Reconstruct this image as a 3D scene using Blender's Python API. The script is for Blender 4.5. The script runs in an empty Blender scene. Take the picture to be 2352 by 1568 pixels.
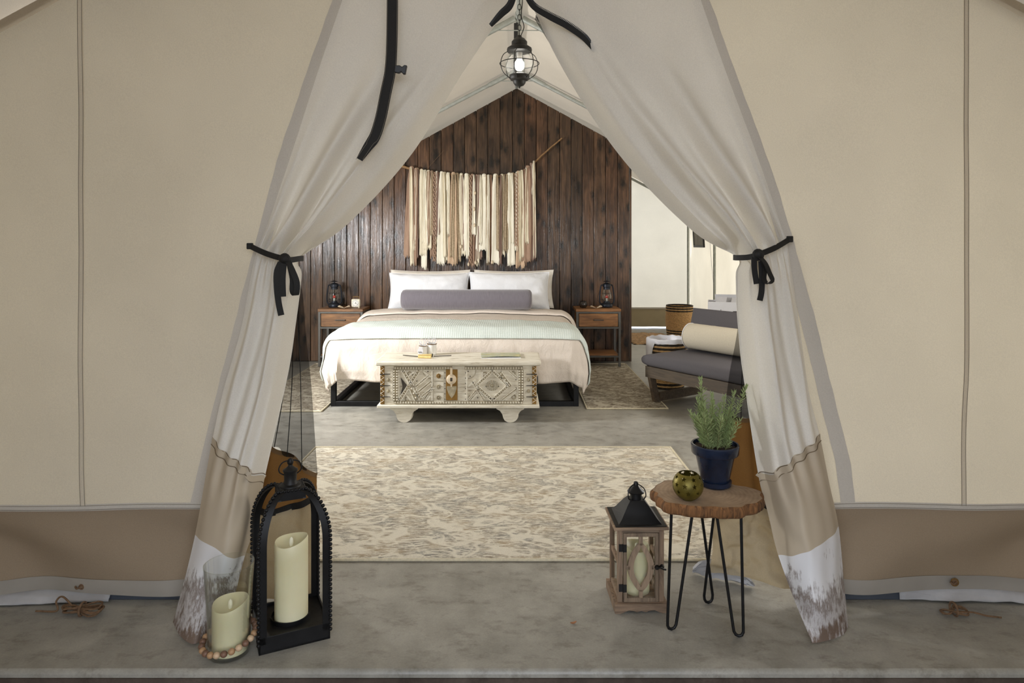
import bpy, bmesh, math, random
from mathutils import Vector, Matrix, noise, Euler
random.seed(7)
SC = bpy.context.scene
COL = SC.collection
PI = math.pi

# ------------------------------------------------------------------ camera
F = 1568.0            # focal length in pixels of the 2352 wide frame
CH = 1.29             # camera height
HZ = 560.0            # horizon row
cam_d = bpy.data.cameras.new('camera')
cam_d.sensor_width = 36.0
cam_d.lens = 36.0 * F / 2352.0
cam_d.shift_y = (HZ - 784.0) / 2352.0
cam_d.clip_start = 0.05
cam = bpy.data.objects.new('camera', cam_d)
cam.location = (0, 0, CH)
cam.rotation_euler = (PI / 2, 0, 0)
COL.objects.link(cam)
SC.camera = cam

# ------------------------------------------------------------------ world, lights, exposure
wd = bpy.data.worlds.new('sky')
SC.world = wd
wd.use_nodes = True
bg = wd.node_tree.nodes['Background']
bg.inputs[0].default_value = (0.84, 0.90, 1.0, 1)
bg.inputs[1].default_value = 3.4


def area(name, loc, target, sx, sy, power, color):
    l = bpy.data.lights.new(name, 'AREA')
    l.shape = 'RECTANGLE'
    l.size, l.size_y = sx, sy
    l.energy = power
    l.color = color
    o = bpy.data.objects.new(name, l)
    o.location = loc
    o.rotation_euler = (Vector(target) - Vector(loc)).to_track_quat('-Z', 'Y').to_euler()
    COL.objects.link(o)
    return o


area('left_key_lamp', (-2.62, 4.55, 1.38), (0.1, 6.4, 0.75), 0.40, 0.40, 82, (0.97, 0.98, 1.0))  # key lamp added inside the tent; no opening in the canvas behind it
area('right_fill_lamp', (2.62, 4.2, 1.30), (0.0, 4.0, 0.7), 0.9, 0.6, 27, (1.0, 0.97, 0.93))  # fill lamp added inside, lights the front canvas from behind
area('sunshine_on_right_wall', (4.6, 8.9, 1.6), (2.75, 8.9, 1.2), 2.4, 1.6, 70, (1.0, 0.90, 0.74))
area('sunshine_on_back_wall', (2.2, 12.2, 1.7), (2.2, 10.5, 1.2), 2.4, 1.6, 8, (1.0, 0.95, 0.86))

vs = SC.view_settings
vs.view_transform = 'Standard'
vs.look = 'None'
vs.gamma = 1.0
vs.use_curve_mapping = False
vs.exposure = 0.18
SC.cycles.use_denoising = True
SC.cycles.max_bounces = 7
SC.cycles.diffuse_bounces = 5
SC.cycles.glossy_bounces = 3
SC.cycles.transparent_max_bounces = 12
SC.cycles.transmission_bounces = 8
SC.cycles.caustics_reflective = False
SC.cycles.caustics_refractive = False


def W(px, py, d):
    """point seen at a pixel of the photograph at depth d"""
    return Vector(((px - 1176.0) / F * d, d, CH - (py - HZ) / F * d))


# ------------------------------------------------------------------ materials
def srgb(r, g, b):
    f = lambda c: (c / 12.92 if c <= 0.04045 else ((c + 0.055) / 1.055) ** 2.4)
    return (f(r / 255.0), f(g / 255.0), f(b / 255.0), 1.0)


class NT:
    def __init__(s, name):
        s.m = bpy.data.materials.new(name)
        s.m.use_nodes = True
        s.t = s.m.node_tree
        s.b = s.t.nodes['Principled BSDF']
        s.out = s.t.nodes['Material Output']
        s.tc = None

    def n(s, kind, **kw):
        nd = s.t.nodes.new(kind)
        for k, v in kw.items():
            if k.startswith('i_'):
                nd.inputs[k[2:].replace('_', ' ')].default_value = v
            else:
                setattr(nd, k, v)
        return nd

    def l(s, a, b):
        s.t.links.new(a, b)

    def coord(s, scale=(1, 1, 1), rnd=False, rot=(0, 0, 0)):
        tc = s.n('ShaderNodeTexCoord')
        mp = s.n('ShaderNodeMapping')
        mp.inputs['Scale'].default_value = scale
        mp.inputs['Rotation'].default_value = rot
        src = tc.outputs['Object']
        if rnd:
            oi = s.n('ShaderNodeObjectInfo')
            ml = s.n('ShaderNodeVectorMath', operation='MULTIPLY_ADD')
            cb = s.n('ShaderNodeCombineXYZ')
            for k in range(3):
                s.l(oi.outputs['Random'], cb.inputs[k])
            s.l(cb.outputs[0], ml.inputs[0])
            ml.inputs[1].default_value = (37, 53, 71)
            s.l(src, ml.inputs[2])
            src = ml.outputs[0]
        s.l(src, mp.inputs['Vector'])
        return mp.outputs[0]

    def noise(s, vec, scale, detail=3, rough=0.55, dist=0.0):
        nd = s.n('ShaderNodeTexNoise')
        nd.inputs['Scale'].default_value = scale
        nd.inputs['Detail'].default_value = detail
        nd.inputs['Roughness'].default_value = rough
        nd.inputs['Distortion'].default_value = dist
        s.l(vec, nd.inputs['Vector'])
        return nd.outputs['Fac']

    def ramp(s, fac, stops):
        r = s.n('ShaderNodeValToRGB')
        el = r.color_ramp.elements
        while len(el) < len(stops):
            el.new(0.5)
        for e, (p, c) in zip(el, stops):
            e.position = p
            e.color = c if len(c) == 4 else (c[0], c[1], c[2], 1)
        s.l(fac, r.inputs[0])
        return r.outputs[0]

    def mix(s, fac, a, b, mode='MIX'):
        m = s.n('ShaderNodeMix', data_type='RGBA', blend_type=mode)
        for sock, v in ((m.inputs[0], fac), (m.inputs[6], a), (m.inputs[7], b)):
            if hasattr(v, 'links'):
                s.l(v, sock)
            else:
                sock.default_value = v
        return m.outputs[2]

    def bump(s, fac, strength=0.2, dist=0.01):
        b = s.n('ShaderNodeBump')
        b.inputs['Strength'].default_value = strength
        b.inputs['Distance'].default_value = dist
        s.l(fac, b.inputs['Height'])
        s.l(b.outputs[0], s.b.inputs['Normal'])
        return b.outputs[0]


def mat(name, rgb, rough=0.6, metal=0.0, var=0.12, scale=12.0, bump=0.0, rnd=False, stretch=(1, 1, 1), spec=0.5, detail=4, sheen=0.0):
    t = NT(name)
    c = srgb(*rgb)
    v = t.coord(stretch, rnd)
    f = t.noise(v, scale, detail)
    lo = tuple(x * (1 - var * 1.6) for x in c[:3])
    hi = tuple(min(1, x * (1 + var * 1.3)) for x in c[:3])
    t.l(t.ramp(f, [(0.25, lo), (0.75, hi)]), t.b.inputs['Base Color'])
    t.b.inputs['Roughness'].default_value = rough
    t.b.inputs['Metallic'].default_value = metal
    t.b.inputs['Specular IOR Level'].default_value = spec
    if sheen:
        t.b.inputs['Sheen Weight'].default_value = sheen
    if bump:
        t.bump(f, bump, 0.01)
    return t.m


def canvas(name, rgb, trans, tf, dirt=0.0, rough_scale=260.0):
    """woven tent cloth: reflects a cream colour and lets light through in a warmer one"""
    t = NT(name)
    v = t.coord()
    fine = t.noise(v, rough_scale, 2)
    big = t.noise(v, 2.3, 4)
    c = srgb(*rgb)
    k = srgb(*trans)
    f = t.mix(0.5, fine, big)
    base = t.ramp(f, [(0.3, tuple(x * 0.9 for x in c[:3])), (0.7, tuple(min(1, x * 1.06) for x in c[:3]))])
    tr = t.ramp(f, [(0.3, tuple(x * 0.88 for x in k[:3])), (0.7, tuple(min(1, x * 1.08) for x in k[:3]))])
    d = t.n('ShaderNodeBsdfDiffuse')
    tl = t.n('ShaderNodeBsdfTranslucent')
    t.l(base, d.inputs[0])
    t.l(tr, tl.inputs[0])
    b = t.n('ShaderNodeBump')
    b.inputs['Strength'].default_value = 0.12
    b.inputs['Distance'].default_value = 0.004
    t.l(fine, b.inputs['Height'])
    t.l(b.outputs[0], d.inputs['Normal'])
    mx = t.n('ShaderNodeMixShader')
    mx.inputs[0].default_value = tf
    t.l(d.outputs[0], mx.inputs[1])
    t.l(tl.outputs[0], mx.inputs[2])
    t.l(mx.outputs[0], t.out.inputs[0])
    return t.m


def glass(name, tint=(0.985, 0.99, 0.98), f0=0.03, seed=False):
    """thin clear glass: fresnel mirror over a clear pane"""
    t = NT(name)
    lw = t.n('ShaderNodeLayerWeight')
    lw.inputs[0].default_value = 0.5
    pw = t.n('ShaderNodeMath', operation='POWER')
    t.l(lw.outputs['Facing'], pw.inputs[0])
    pw.inputs[1].default_value = 2.2
    mt = t.n('ShaderNodeMath', operation='MULTIPLY_ADD')
    t.l(pw.outputs[0], mt.inputs[0])
    mt.inputs[1].default_value = 0.75
    mt.inputs[2].default_value = f0
    tr = t.n('ShaderNodeBsdfTransparent')
    tr.inputs[0].default_value = tint + (1,)
    gl = t.n('ShaderNodeBsdfGlossy')
    gl.inputs['Roughness'].default_value = 0.03
    gl.inputs[0].default_value = (0.9, 0.92, 0.9, 1)
    if seed:
        v = t.coord()
        nz = t.noise(v, 160, 2)
        b = t.n('ShaderNodeBump')
        b.inputs['Strength'].default_value = 0.5
        b.inputs['Distance'].default_value = 0.01
        t.l(nz, b.inputs['Height'])
        t.l(b.outputs[0], gl.inputs['Normal'])
    mx = t.n('ShaderNodeMixShader')
    t.l(mt.outputs[0], mx.inputs[0])
    t.l(tr.outputs[0], mx.inputs[1])
    t.l(gl.outputs[0], mx.inputs[2])
    t.l(mx.outputs[0], t.out.inputs[0])
    return t.m


def net_mat(name, alpha=0.5, rgb=(36, 34, 32)):
    t = NT(name)
    d = t.n('ShaderNodeBsdfDiffuse')
    v = t.coord()
    f = t.noise(v, 220, 2)
    c = srgb(*rgb)
    t.l(t.ramp(f, [(0.3, tuple(x * 0.8 for x in c[:3])), (0.7, tuple(x * 1.2 for x in c[:3]))]), d.inputs[0])
    tr = t.n('ShaderNodeBsdfTransparent')
    mx = t.n('ShaderNodeMixShader')
    mx.inputs[0].default_value = alpha
    t.l(tr.outputs[0], mx.inputs[1])
    t.l(d.outputs[0], mx.inputs[2])
    t.l(mx.outputs[0], t.out.inputs[0])
    return t.m


def wood(name, dark, light, scale=(22, 22, 1.6), rough=0.5, knots=True, bump=0.15, rnd=True, hue=0.25):
    t = NT(name)
    v = t.coord(scale, rnd)
    g = t.noise(v, 1.6, 5, 0.65, 1.2)
    c0, c1 = srgb(*dark), srgb(*light)
    mid = tuple((a + b) / 2 for a, b in zip(c0, c1))
    col = t.ramp(g, [(0.28, c0), (0.52, mid), (0.75, c1)])
    if rnd:
        oi = t.n('ShaderNodeObjectInfo')
        tint = t.ramp(oi.outputs['Random'], [(0.0, (1 - hue, 1 - hue, 1 - hue)), (0.35, (1, 1.0, 1.0)), (0.6, (1 + hue * 0.45, 1.0, 1 - hue * 0.2)), (1.0, (1 + hue, 1 + hue, 1 + hue))])
        col = t.mix(1.0, col, tint, 'MULTIPLY')
    if knots:
        vk = t.coord((6.0, 1.0, 2.6), rnd)
        sx_ = t.n('ShaderNodeSeparateXYZ')
        cx_ = t.n('ShaderNodeCombineXYZ')
        t.l(vk, sx_.inputs[0])
        t.l(sx_.outputs[0], cx_.inputs[0])
        t.l(sx_.outputs[2], cx_.inputs[1])
        vo = t.n('ShaderNodeTexVoronoi', voronoi_dimensions='2D')
        vo.inputs['Scale'].default_value = 1.0
        t.l(cx_.outputs[0], vo.inputs['Vector'])
        kd = t.mix(0.22, vo.outputs['Distance'], t.noise(t.coord((30, 30, 18), rnd), 1.0, 3))
        kf = t.ramp(kd, [(0.13, (0.08, 0.08, 0.08)), (0.20, (0.45, 0.45, 0.45)), (0.30, (1, 1, 1))])
        vb = t.coord((7, 7, 2.4), rnd)
        bl = t.ramp(t.noise(vb, 1.0, 3), [(0.38, (0.25, 0.22, 0.2)), (0.55, (1, 1, 1))])
        col = t.mix(1.0, col, kf, 'MULTIPLY')
        col = t.mix(0.75, col, bl, 'MULTIPLY')
    t.l(col, t.b.inputs['Base Color'])
    t.b.inputs['Roughness'].default_value = rough
    t.bump(g, bump, 0.01)
    return t.m


def emit(name, rgb, strength):
    t = NT(name)
    e = t.n('ShaderNodeEmission')
    v = t.coord()
    f = t.noise(v, 20, 1)
    c = srgb(*rgb)
    t.l(t.ramp(f, [(0, tuple(x * 0.97 for x in c[:3])), (1, c)]), e.inputs[0])
    e.inputs[1].default_value = strength
    t.l(e.outputs[0], t.out.inputs[0])
    return t.m


def concrete(name, c0, c1, c2, rough=0.5, spec=0.5):
    t = NT(name)
    v = t.coord()
    a = t.noise(v, 1.1, 5, 0.6)
    b = t.noise(v, 9.0, 5, 0.7)
    vs_ = t.coord((1.6, 2.6, 1.6))
    sp = t.noise(vs_, 6.0, 6, 0.72)
    col = t.ramp(t.mix(0.45, a, b), [(0.32, srgb(*c0)), (0.52, srgb(*c1)), (0.72, srgb(*c2))])
    col = t.mix(0.62, col, t.ramp(sp, [(0.34, (0.5, 0.47, 0.44)), (0.48, (1, 1, 1))]), 'MULTIPLY')
    fine = t.noise(v, 140, 2)
    col = t.mix(0.25, col, t.ramp(fine, [(0.3, (0.7, 0.7, 0.7)), (0.7, (1.15, 1.15, 1.15))]), 'MULTIPLY')
    t.l(col, t.b.inputs['Base Color'])
    t.l(t.ramp(b, [(0.3, (rough - 0.12,) * 3), (0.7, (rough + 0.12,) * 3)]), t.b.inputs['Roughness'])
    t.b.inputs['Specular IOR Level'].default_value = spec
    t.bump(t.mix(0.5, b, fine), 0.08, 0.01)
    return t.m


def rug_mat(name, bgc, grey, tan, sx=1.0, bold=0.5):
    """faded oriental weave: streaky motifs in grey and tan on cream"""
    t = NT(name)
    v = t.coord((3.4 * sx, 5.6 * sx, 1))
    big = t.noise(v, 1.5, 2, 0.5, 0.6)
    curl = t.n('ShaderNodeMath', operation='PINGPONG')
    m5 = t.n('ShaderNodeMath', operation='MULTIPLY')
    t.l(big, m5.inputs[0])
    m5.inputs[1].default_value = 7.0
    t.l(m5.outputs[0], curl.inputs[0])
    curl.inputs[1].default_value = 1.0
    lines = t.ramp(curl.outputs[0], [(0.16, (0.10, 0.10, 0.10)), (0.40, (1, 1, 1))])
    b2 = t.noise(t.coord((7.5 * sx, 11 * sx, 1), rot=(0, 0, 0.6)), 1.2, 3, 0.6, 0.8)
    m6 = t.n('ShaderNodeMath', operation='MULTIPLY')
    t.l(b2, m6.inputs[0])
    m6.inputs[1].default_value = 6.0
    c2 = t.n('ShaderNodeMath', operation='PINGPONG')
    t.l(m6.outputs[0], c2.inputs[0])
    c2.inputs[1].default_value = 1.0
    cells = t.ramp(c2.outputs[0], [(0.12, (0.15, 0.15, 0.15)), (0.38, (1, 1, 1))])
    streak = t.noise(t.coord((15 * sx, 70 * sx, 1)), 1.3, 6, 0.8)
    st = t.ramp(streak, [(0.42, (0.0, 0.0, 0.0)), (0.56, (1, 1, 1))])
    m1 = t.mix(1.0, t.mix(1.0, lines, cells, 'MULTIPLY'), st, 'MULTIPLY')
    tone = t.ramp(t.noise(t.coord((4 * sx, 7 * sx, 1), rot=(0, 0, 0.3)), 1.3, 3), [(0.36, srgb(*grey)), (0.5, tuple((a + c) / 2 for a, c in zip(srgb(*grey), srgb(*tan)))), (0.62, srgb(*tan))])
    f2 = t.mix(1.0, m1, (bold + 0.35,) * 3 + (1,), 'MULTIPLY')
    col = t.mix(f2, srgb(*bgc), tone)
    pile = t.noise(t.coord((60, 60, 60)), 4.0, 2)
    col = t.mix(0.45, col, t.ramp(pile, [(0.3, (0.72, 0.72, 0.72)), (0.7, (1.12, 1.12, 1.12))]), 'MULTIPLY')
    t.l(col, t.b.inputs['Base Color'])
    t.b.inputs['Roughness'].default_value = 0.95
    t.b.inputs['Specular IOR Level'].default_value = 0.1
    t.bump(pile, 0.5, 0.01)
    return t.m


def whitewash(name):
    t = NT(name)
    v = t.coord((1.5, 6, 14))
    g = t.noise(v, 4.5, 5, 0.7, 0.4)
    col = t.ramp(g, [(0.28, srgb(136, 122, 100)), (0.40, srgb(206, 197, 178)), (0.60, srgb(226, 220, 204)), (0.8, srgb(232, 228, 216))])
    t.l(col, t.b.inputs['Base Color'])
    t.b.inputs['Roughness'].default_value = 0.7
    t.bump(g, 0.15, 0.01)
    return t.m


def soiled(name, rgb, dirt, z0, z1):
    """white vinyl with mud splashed on its lower part"""
    t = NT(name)
    tc = t.n('ShaderNodeTexCoord')
    sp = t.n('ShaderNodeSeparateXYZ')
    t.l(tc.outputs['Object'], sp.inputs[0])
    mr = t.n('ShaderNodeMapRange')
    mr.inputs['From Min'].default_value = z1
    mr.inputs['From Max'].default_value = z0
    t.l(sp.outputs['Z'], mr.inputs['Value'])
    v = t.coord((70, 20, 9), rot=(0, 0.5, 0))
    n1 = t.noise(v, 1.6, 5, 0.75)
    v2 = t.coord((9, 9, 9))
    n2 = t.noise(v2, 1.5, 4, 0.6)
    nn = t.mix(0.5, n1, n2)
    ad = t.n('ShaderNodeMath', operation='MULTIPLY_ADD')
    t.l(mr.outputs[0], ad.inputs[0])
    ad.inputs[1].default_value = 0.42
    t.l(nn, ad.inputs[2])
    m = t.ramp(ad.outputs[0], [(0.60, (0, 0, 0)), (0.70, (0.85, 0.85, 0.85)), (0.80, (0.35, 0.35, 0.35)), (0.90, (0.95, 0.95, 0.95))])
    t.l(t.mix(m, srgb(*rgb), srgb(*dirt)), t.b.inputs['Base Color'])
    t.b.inputs['Roughness'].default_value = 0.6
    return t.m


MT = {}
MT['canvas'] = canvas('cream_canvas', (214, 209, 197), (236, 226, 202), 0.40)
MT['canvas_in'] = canvas('roof_canvas', (196, 186, 170), (210, 198, 178), 0.10)
MT['canvas_side'] = canvas('side_canvas', (220, 213, 200), (236, 228, 208), 0.24)
MT['flap'] = canvas('flap_canvas', (234, 231, 224), (228, 218, 194), 0.20)
MT['tape'] = canvas('grey_edge_tape', (208, 202, 192), (160, 154, 142), 0.10)
MT['valance'] = canvas('taupe_vinyl', (152, 136, 116), (140, 118, 90), 0.06)
MT['hemtape'] = mat('grey_hem', (150, 144, 135), 0.7, var=0.06, scale=6)
MT['flapband'] = mat('beige_vinyl', (190, 176, 154), 0.55, var=0.05, scale=5)
MT['flapsoil'] = soiled('muddy_white_vinyl', (228, 228, 230), (98, 76, 58), 0.0, 0.24)
MT['seamcloth'] = canvas('seam_cloth', (224, 216, 200), (220, 206, 176), 0.26)
MT['thread'] = mat('brown_thread', (120, 104, 82), 0.9, var=0.1)
MT['gthread'] = mat('grey_thread', (142, 134, 120), 0.9, var=0.1)
MT['black'] = mat('black_webbing', (22, 21, 20), 0.75, var=0.2, scale=300)
MT['blackplastic'] = mat('black_plastic', (20, 20, 21), 0.4, var=0.1)
MT['net'] = net_mat('insect_net', 0.66, (28, 27, 26))
MT['netdense'] = net_mat('insect_net_folded', 0.72)
MT['tanpanel'] = canvas('tan_canvas', (118, 90, 58), (140, 100, 52), 0.30)
MT['creampanel'] = canvas('beige_crumpled_canvas', (184, 170, 144), (190, 165, 115), 0.18)
MT['floor'] = concrete('concrete_floor', (122, 119, 111), (154, 151, 142), (180, 176, 165), 0.40)
MT['kerb'] = concrete('rough_concrete_face', (52, 44, 38), (82, 72, 64), (110, 100, 90), 0.85, 0.2)
MT['plank'] = wood('stained_plank', (44, 31, 22), (110, 83, 60), (22, 22, 1.3), 0.27, True, 0.5, True, 0.36)
MT['galv'] = mat('galvanised_steel', (176, 180, 174), 0.5, 0.45, 0.12, 30)
MT['steelrail'] = mat('blue_grey_steel', (76, 82, 92), 0.55, 0.3, 0.1, 10)
MT['blackmetal'] = mat('black_metal', (26, 26, 27), 0.45, 0.5, 0.2, 25, 0.03)
MT['agedmetal'] = mat('black_worn_metal', (34, 33, 32), 0.5, 0.5, 0.35, 30, 0.08)
MT['slate'] = mat('dark_blue_metal', (40, 44, 52), 0.4, 0.6, 0.15, 20)
MT['rug'] = rug_mat('cream_rug', (224, 217, 200), (112, 110, 106), (158, 138, 108))
MT['rug2'] = rug_mat('worn_runner', (196, 187, 168), (112, 100, 86), (104, 90, 74), 1.3, 0.75)
MT['rugedge'] = mat('rug_binding', (206, 196, 170), 0.9, var=0.1, scale=80, bump=0.2)
MT['duvet'] = mat('blush_linen', (222, 211, 200), 0.9, var=0.04, scale=90, bump=0.12, spec=0.15)
MT['throw'] = None
MT['pillow'] = mat('white_cotton', (230, 231, 234), 0.9, var=0.02, scale=10, spec=0.15)
MT['pillow2'] = mat('cream_cotton', (228, 222, 212), 0.9, var=0.03, scale=10, spec=0.15)
MT['velvet'] = mat('grey_velvet', (116, 111, 118), 0.85, var=0.12, scale=20, stretch=(14, 1, 1), sheen=0.6, bump=0.1, spec=0.1)
MT['mattress'] = mat('mattress_ticking', (210, 205, 198), 0.9)
MT['white_wood'] = whitewash('whitewashed_wood')
MT['carve'] = mat('carved_groove_wood', (160, 149, 124), 0.8, var=0.25, scale=30)
MT['brass'] = mat('old_brass', (140, 106, 52), 0.5, 0.6, 0.25, 25)
MT['stud'] = mat('iron_stud', (72, 66, 58), 0.5, 0.6, 0.2, 20)
MT['nswood'] = wood('acacia_wood', (88, 58, 34), (170, 122, 74), (2.2, 14, 14), 0.45, False, 0.12)
MT['nssteel'] = mat('grey_steel', (96, 94, 90), 0.5, 0.5, 0.15, 15)
MT['glass'] = glass('clear_glass')
MT['seeded'] = glass('seeded_glass', (0.97, 0.975, 0.97), 0.03, True)
MT['red'] = mat('red_wick', (176, 52, 36), 0.5)
MT['shell'] = mat('shell', (214, 196, 168), 0.5, var=0.2, scale=25)
MT['clock'] = mat('cream_clock', (222, 216, 196), 0.5, var=0.03)
MT['ink'] = mat('black_ink', (40, 38, 36), 0.8)
MT['bulb'] = emit('lit_bulb', (255, 250, 240), 16)
MT['lampmetal'] = mat('lamp_iron', (46, 45, 43), 0.5, 0.4, 0.2, 20)
MT['branch'] = wood('driftwood', (128, 92, 56), (190, 152, 104), (8, 40, 40), 0.7, False, 0.3)
MT['wax'] = None
MT['candlewick'] = mat('flame_wick', (238, 234, 208), 0.5, var=0.02)
MT['lwood'] = wood('weathered_lantern_wood', (88, 74, 60), (158, 136, 112), (24, 24, 2.2), 0.7, False, 0.2)
MT['lwoodh'] = wood('weathered_lantern_wood_level', (88, 74, 60), (158, 136, 112), (2.2, 24, 24), 0.7, False, 0.2)
MT['roofblack'] = mat('black_tin', (27, 27, 28), 0.42, 0.4, 0.2, 12)
MT['bark'] = wood('bark', (44, 30, 20), (186, 130, 78), (36, 36, 5.0), 0.85, False, 0.9)
MT['pot'] = mat('blue_glaze', (28, 38, 58), 0.2, 0.0, 0.35, 14)
MT['soil'] = mat('soil', (58, 40, 28), 0.95, var=0.4, scale=60, bump=0.6)
MT['leaf'] = mat('rosemary_leaf', (162, 178, 122), 0.6, var=0.25, scale=14)
MT['stem'] = mat('rosemary_stem', (126, 128, 84), 0.7, var=0.15)
MT['olive'] = mat('olive_brass', (118, 106, 44), 0.42, 0.6, 0.4, 22, 0.05)
MT['bead1'] = mat('pale_wood_bead', (198, 170, 138), 0.5, var=0.12, scale=40)
MT['bead2'] = mat('brown_wood_bead', (116, 86, 68), 0.5, var=0.2, scale=40)
MT['bead3'] = mat('tan_wood_bead', (170, 134, 98), 0.5, var=0.12, scale=40)
MT['rope'] = mat('hemp_rope', (112, 86, 62), 0.9, var=0.25, scale=90, bump=0.4)
MT['sheet'] = mat('white_groundsheet', (172, 171, 172), 0.6, var=0.14, scale=9)
MT['cushion'] = mat('charcoal_fabric', (92, 89, 92), 0.9, var=0.05, scale=200, spec=0.15)
MT['linen'] = mat('oat_linen', (202, 193, 174), 0.9, var=0.05, scale=150, bump=0.1, spec=0.1)
MT['chairwood'] = wood('grey_brown_wood', (56, 46, 36), (98, 84, 66), (2.2, 22, 22), 0.55, False, 0.15)
MT['wicker'] = mat('tan_wicker', (204, 166, 116), 0.8, var=0.25, scale=70, bump=0.5)
MT['wickerblack'] = mat('black_wicker', (46, 38, 30), 0.8, var=0.3, scale=70, bump=0.5)
MT['plasticbag'] = mat('plastic_bag', (214, 214, 220), 0.35, var=0.06, scale=8)
MT['whitebox'] = mat('white_card', (232, 232, 236), 0.5, var=0.02)
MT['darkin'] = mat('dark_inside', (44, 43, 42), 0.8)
MT['fur'] = mat('tan_shag', (170, 136, 98), 0.95, var=0.35, scale=26, bump=1.0)
MT['pic'] = rug_mat('faded_print', (150, 146, 138), (112, 112, 108), (170, 166, 158), 3.0)
MT['ceramic'] = mat('white_ceramic', (232, 230, 224), 0.3, var=0.03)
MT['paper'] = mat('cream_paper', (222, 196, 130), 0.7, var=0.12, scale=30)


def throw_mat():
    t = NT('mint_waffle_throw')
    v = t.coord((1, 1, 1))
    w = t.n('ShaderNodeTexWave', wave_type='BANDS', bands_direction='X')
    w.inputs['Scale'].default_value = 18
    w.inputs['Distortion'].default_value = 1.5
    t.l(v, w.inputs['Vector'])
    w2 = t.n('ShaderNodeTexWave', wave_type='BANDS', bands_direction='Y')
    w2.inputs['Scale'].default_value = 30
    t.l(v, w2.inputs['Vector'])
    m = t.mix(0.5, w.outputs['Fac'], w2.outputs['Fac'])
    t.l(t.ramp(m, [(0.2, srgb(198, 208, 201)), (0.8, srgb(216, 222, 217))]), t.b.inputs['Base Color'])
    t.b.inputs['Roughness'].default_value = 0.9
    t.b.inputs['Specular IOR Level'].default_value = 0.15
    t.bump(m, 0.2, 0.01)
    return t.m


def wax_mat():
    t = NT('ivory_wax')
    v = t.coord()
    f = t.noise(v, 7, 2)
    t.l(t.ramp(f, [(0.3, srgb(222, 214, 172)), (0.7, srgb(234, 228, 192))]), t.b.inputs['Base Color'])
    t.b.inputs['Roughness'].default_value = 0.42
    t.b.inputs['Subsurface Weight'].default_value = 0.25
    t.b.inputs['Subsurface Radius'].default_value = (0.02, 0.015, 0.008)
    return t.m


def slice_mat():
    t = NT('wood_slice_top')
    v = t.coord((1, 1.15, 1))
    w = t.n('ShaderNodeTexWave', wave_type='RINGS', rings_direction='Z')
    w.inputs['Scale'].default_value = 22
    w.inputs['Distortion'].default_value = 2.2
    w.inputs['Detail'].default_value = 3
    w.inputs['Detail Scale'].default_value = 1.4
    t.l(v, w.inputs['Vector'])
    n = t.noise(v, 26, 4)
    m = t.mix(0.86, w.outputs['Fac'], n)
    t.l(t.ramp(m, [(0.25, srgb(140, 116, 92)), (0.75, srgb(176, 150, 122))]), t.b.inputs['Base Color'])
    t.b.inputs['Roughness'].default_value = 0.75
    t.bump(m, 0.12, 0.01)
    return t.m


def magazine_mat():
    t = NT('printed_cover')
    v = t.coord((9, 14, 1))
    n = t.noise(v, 1.2, 4, 0.6)
    t.l(t.ramp(n, [(0.30, srgb(96, 120, 130)), (0.43, srgb(176, 182, 160)), (0.55, srgb(150, 152, 92)), (0.68, srgb(206, 196, 128)), (0.8, srgb(226, 220, 206))]), t.b.inputs['Base Color'])
    t.b.inputs['Roughness'].default_value = 0.3
    return t.m


def linen_mat(name, rgb, k=0.26):
    t = NT(name)
    a = t.noise(t.coord((9, 9, 5)), 1.6, 5, 0.6, 1.6)
    f = t.noise(t.coord(), 130, 2)
    c = srgb(*rgb)
    t.l(t.ramp(f, [(0.3, tuple(x * 0.95 for x in c[:3])), (0.7, c)]), t.b.inputs['Base Color'])
    t.b.inputs['Roughness'].default_value = 0.9
    t.b.inputs['Specular IOR Level'].default_value = 0.12
    t.bump(t.mix(0.12, a, f), k, 0.035)
    return t.m


MT['duvet'] = linen_mat("blush_linen", (220, 209, 197))
MT['pillow'] = linen_mat('white_cotton', (232, 233, 236), 0.15)
MT['throw'] = throw_mat()
MT['wax'] = wax_mat()
MT['slice'] = slice_mat()
MT['print'] = magazine_mat()


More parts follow.
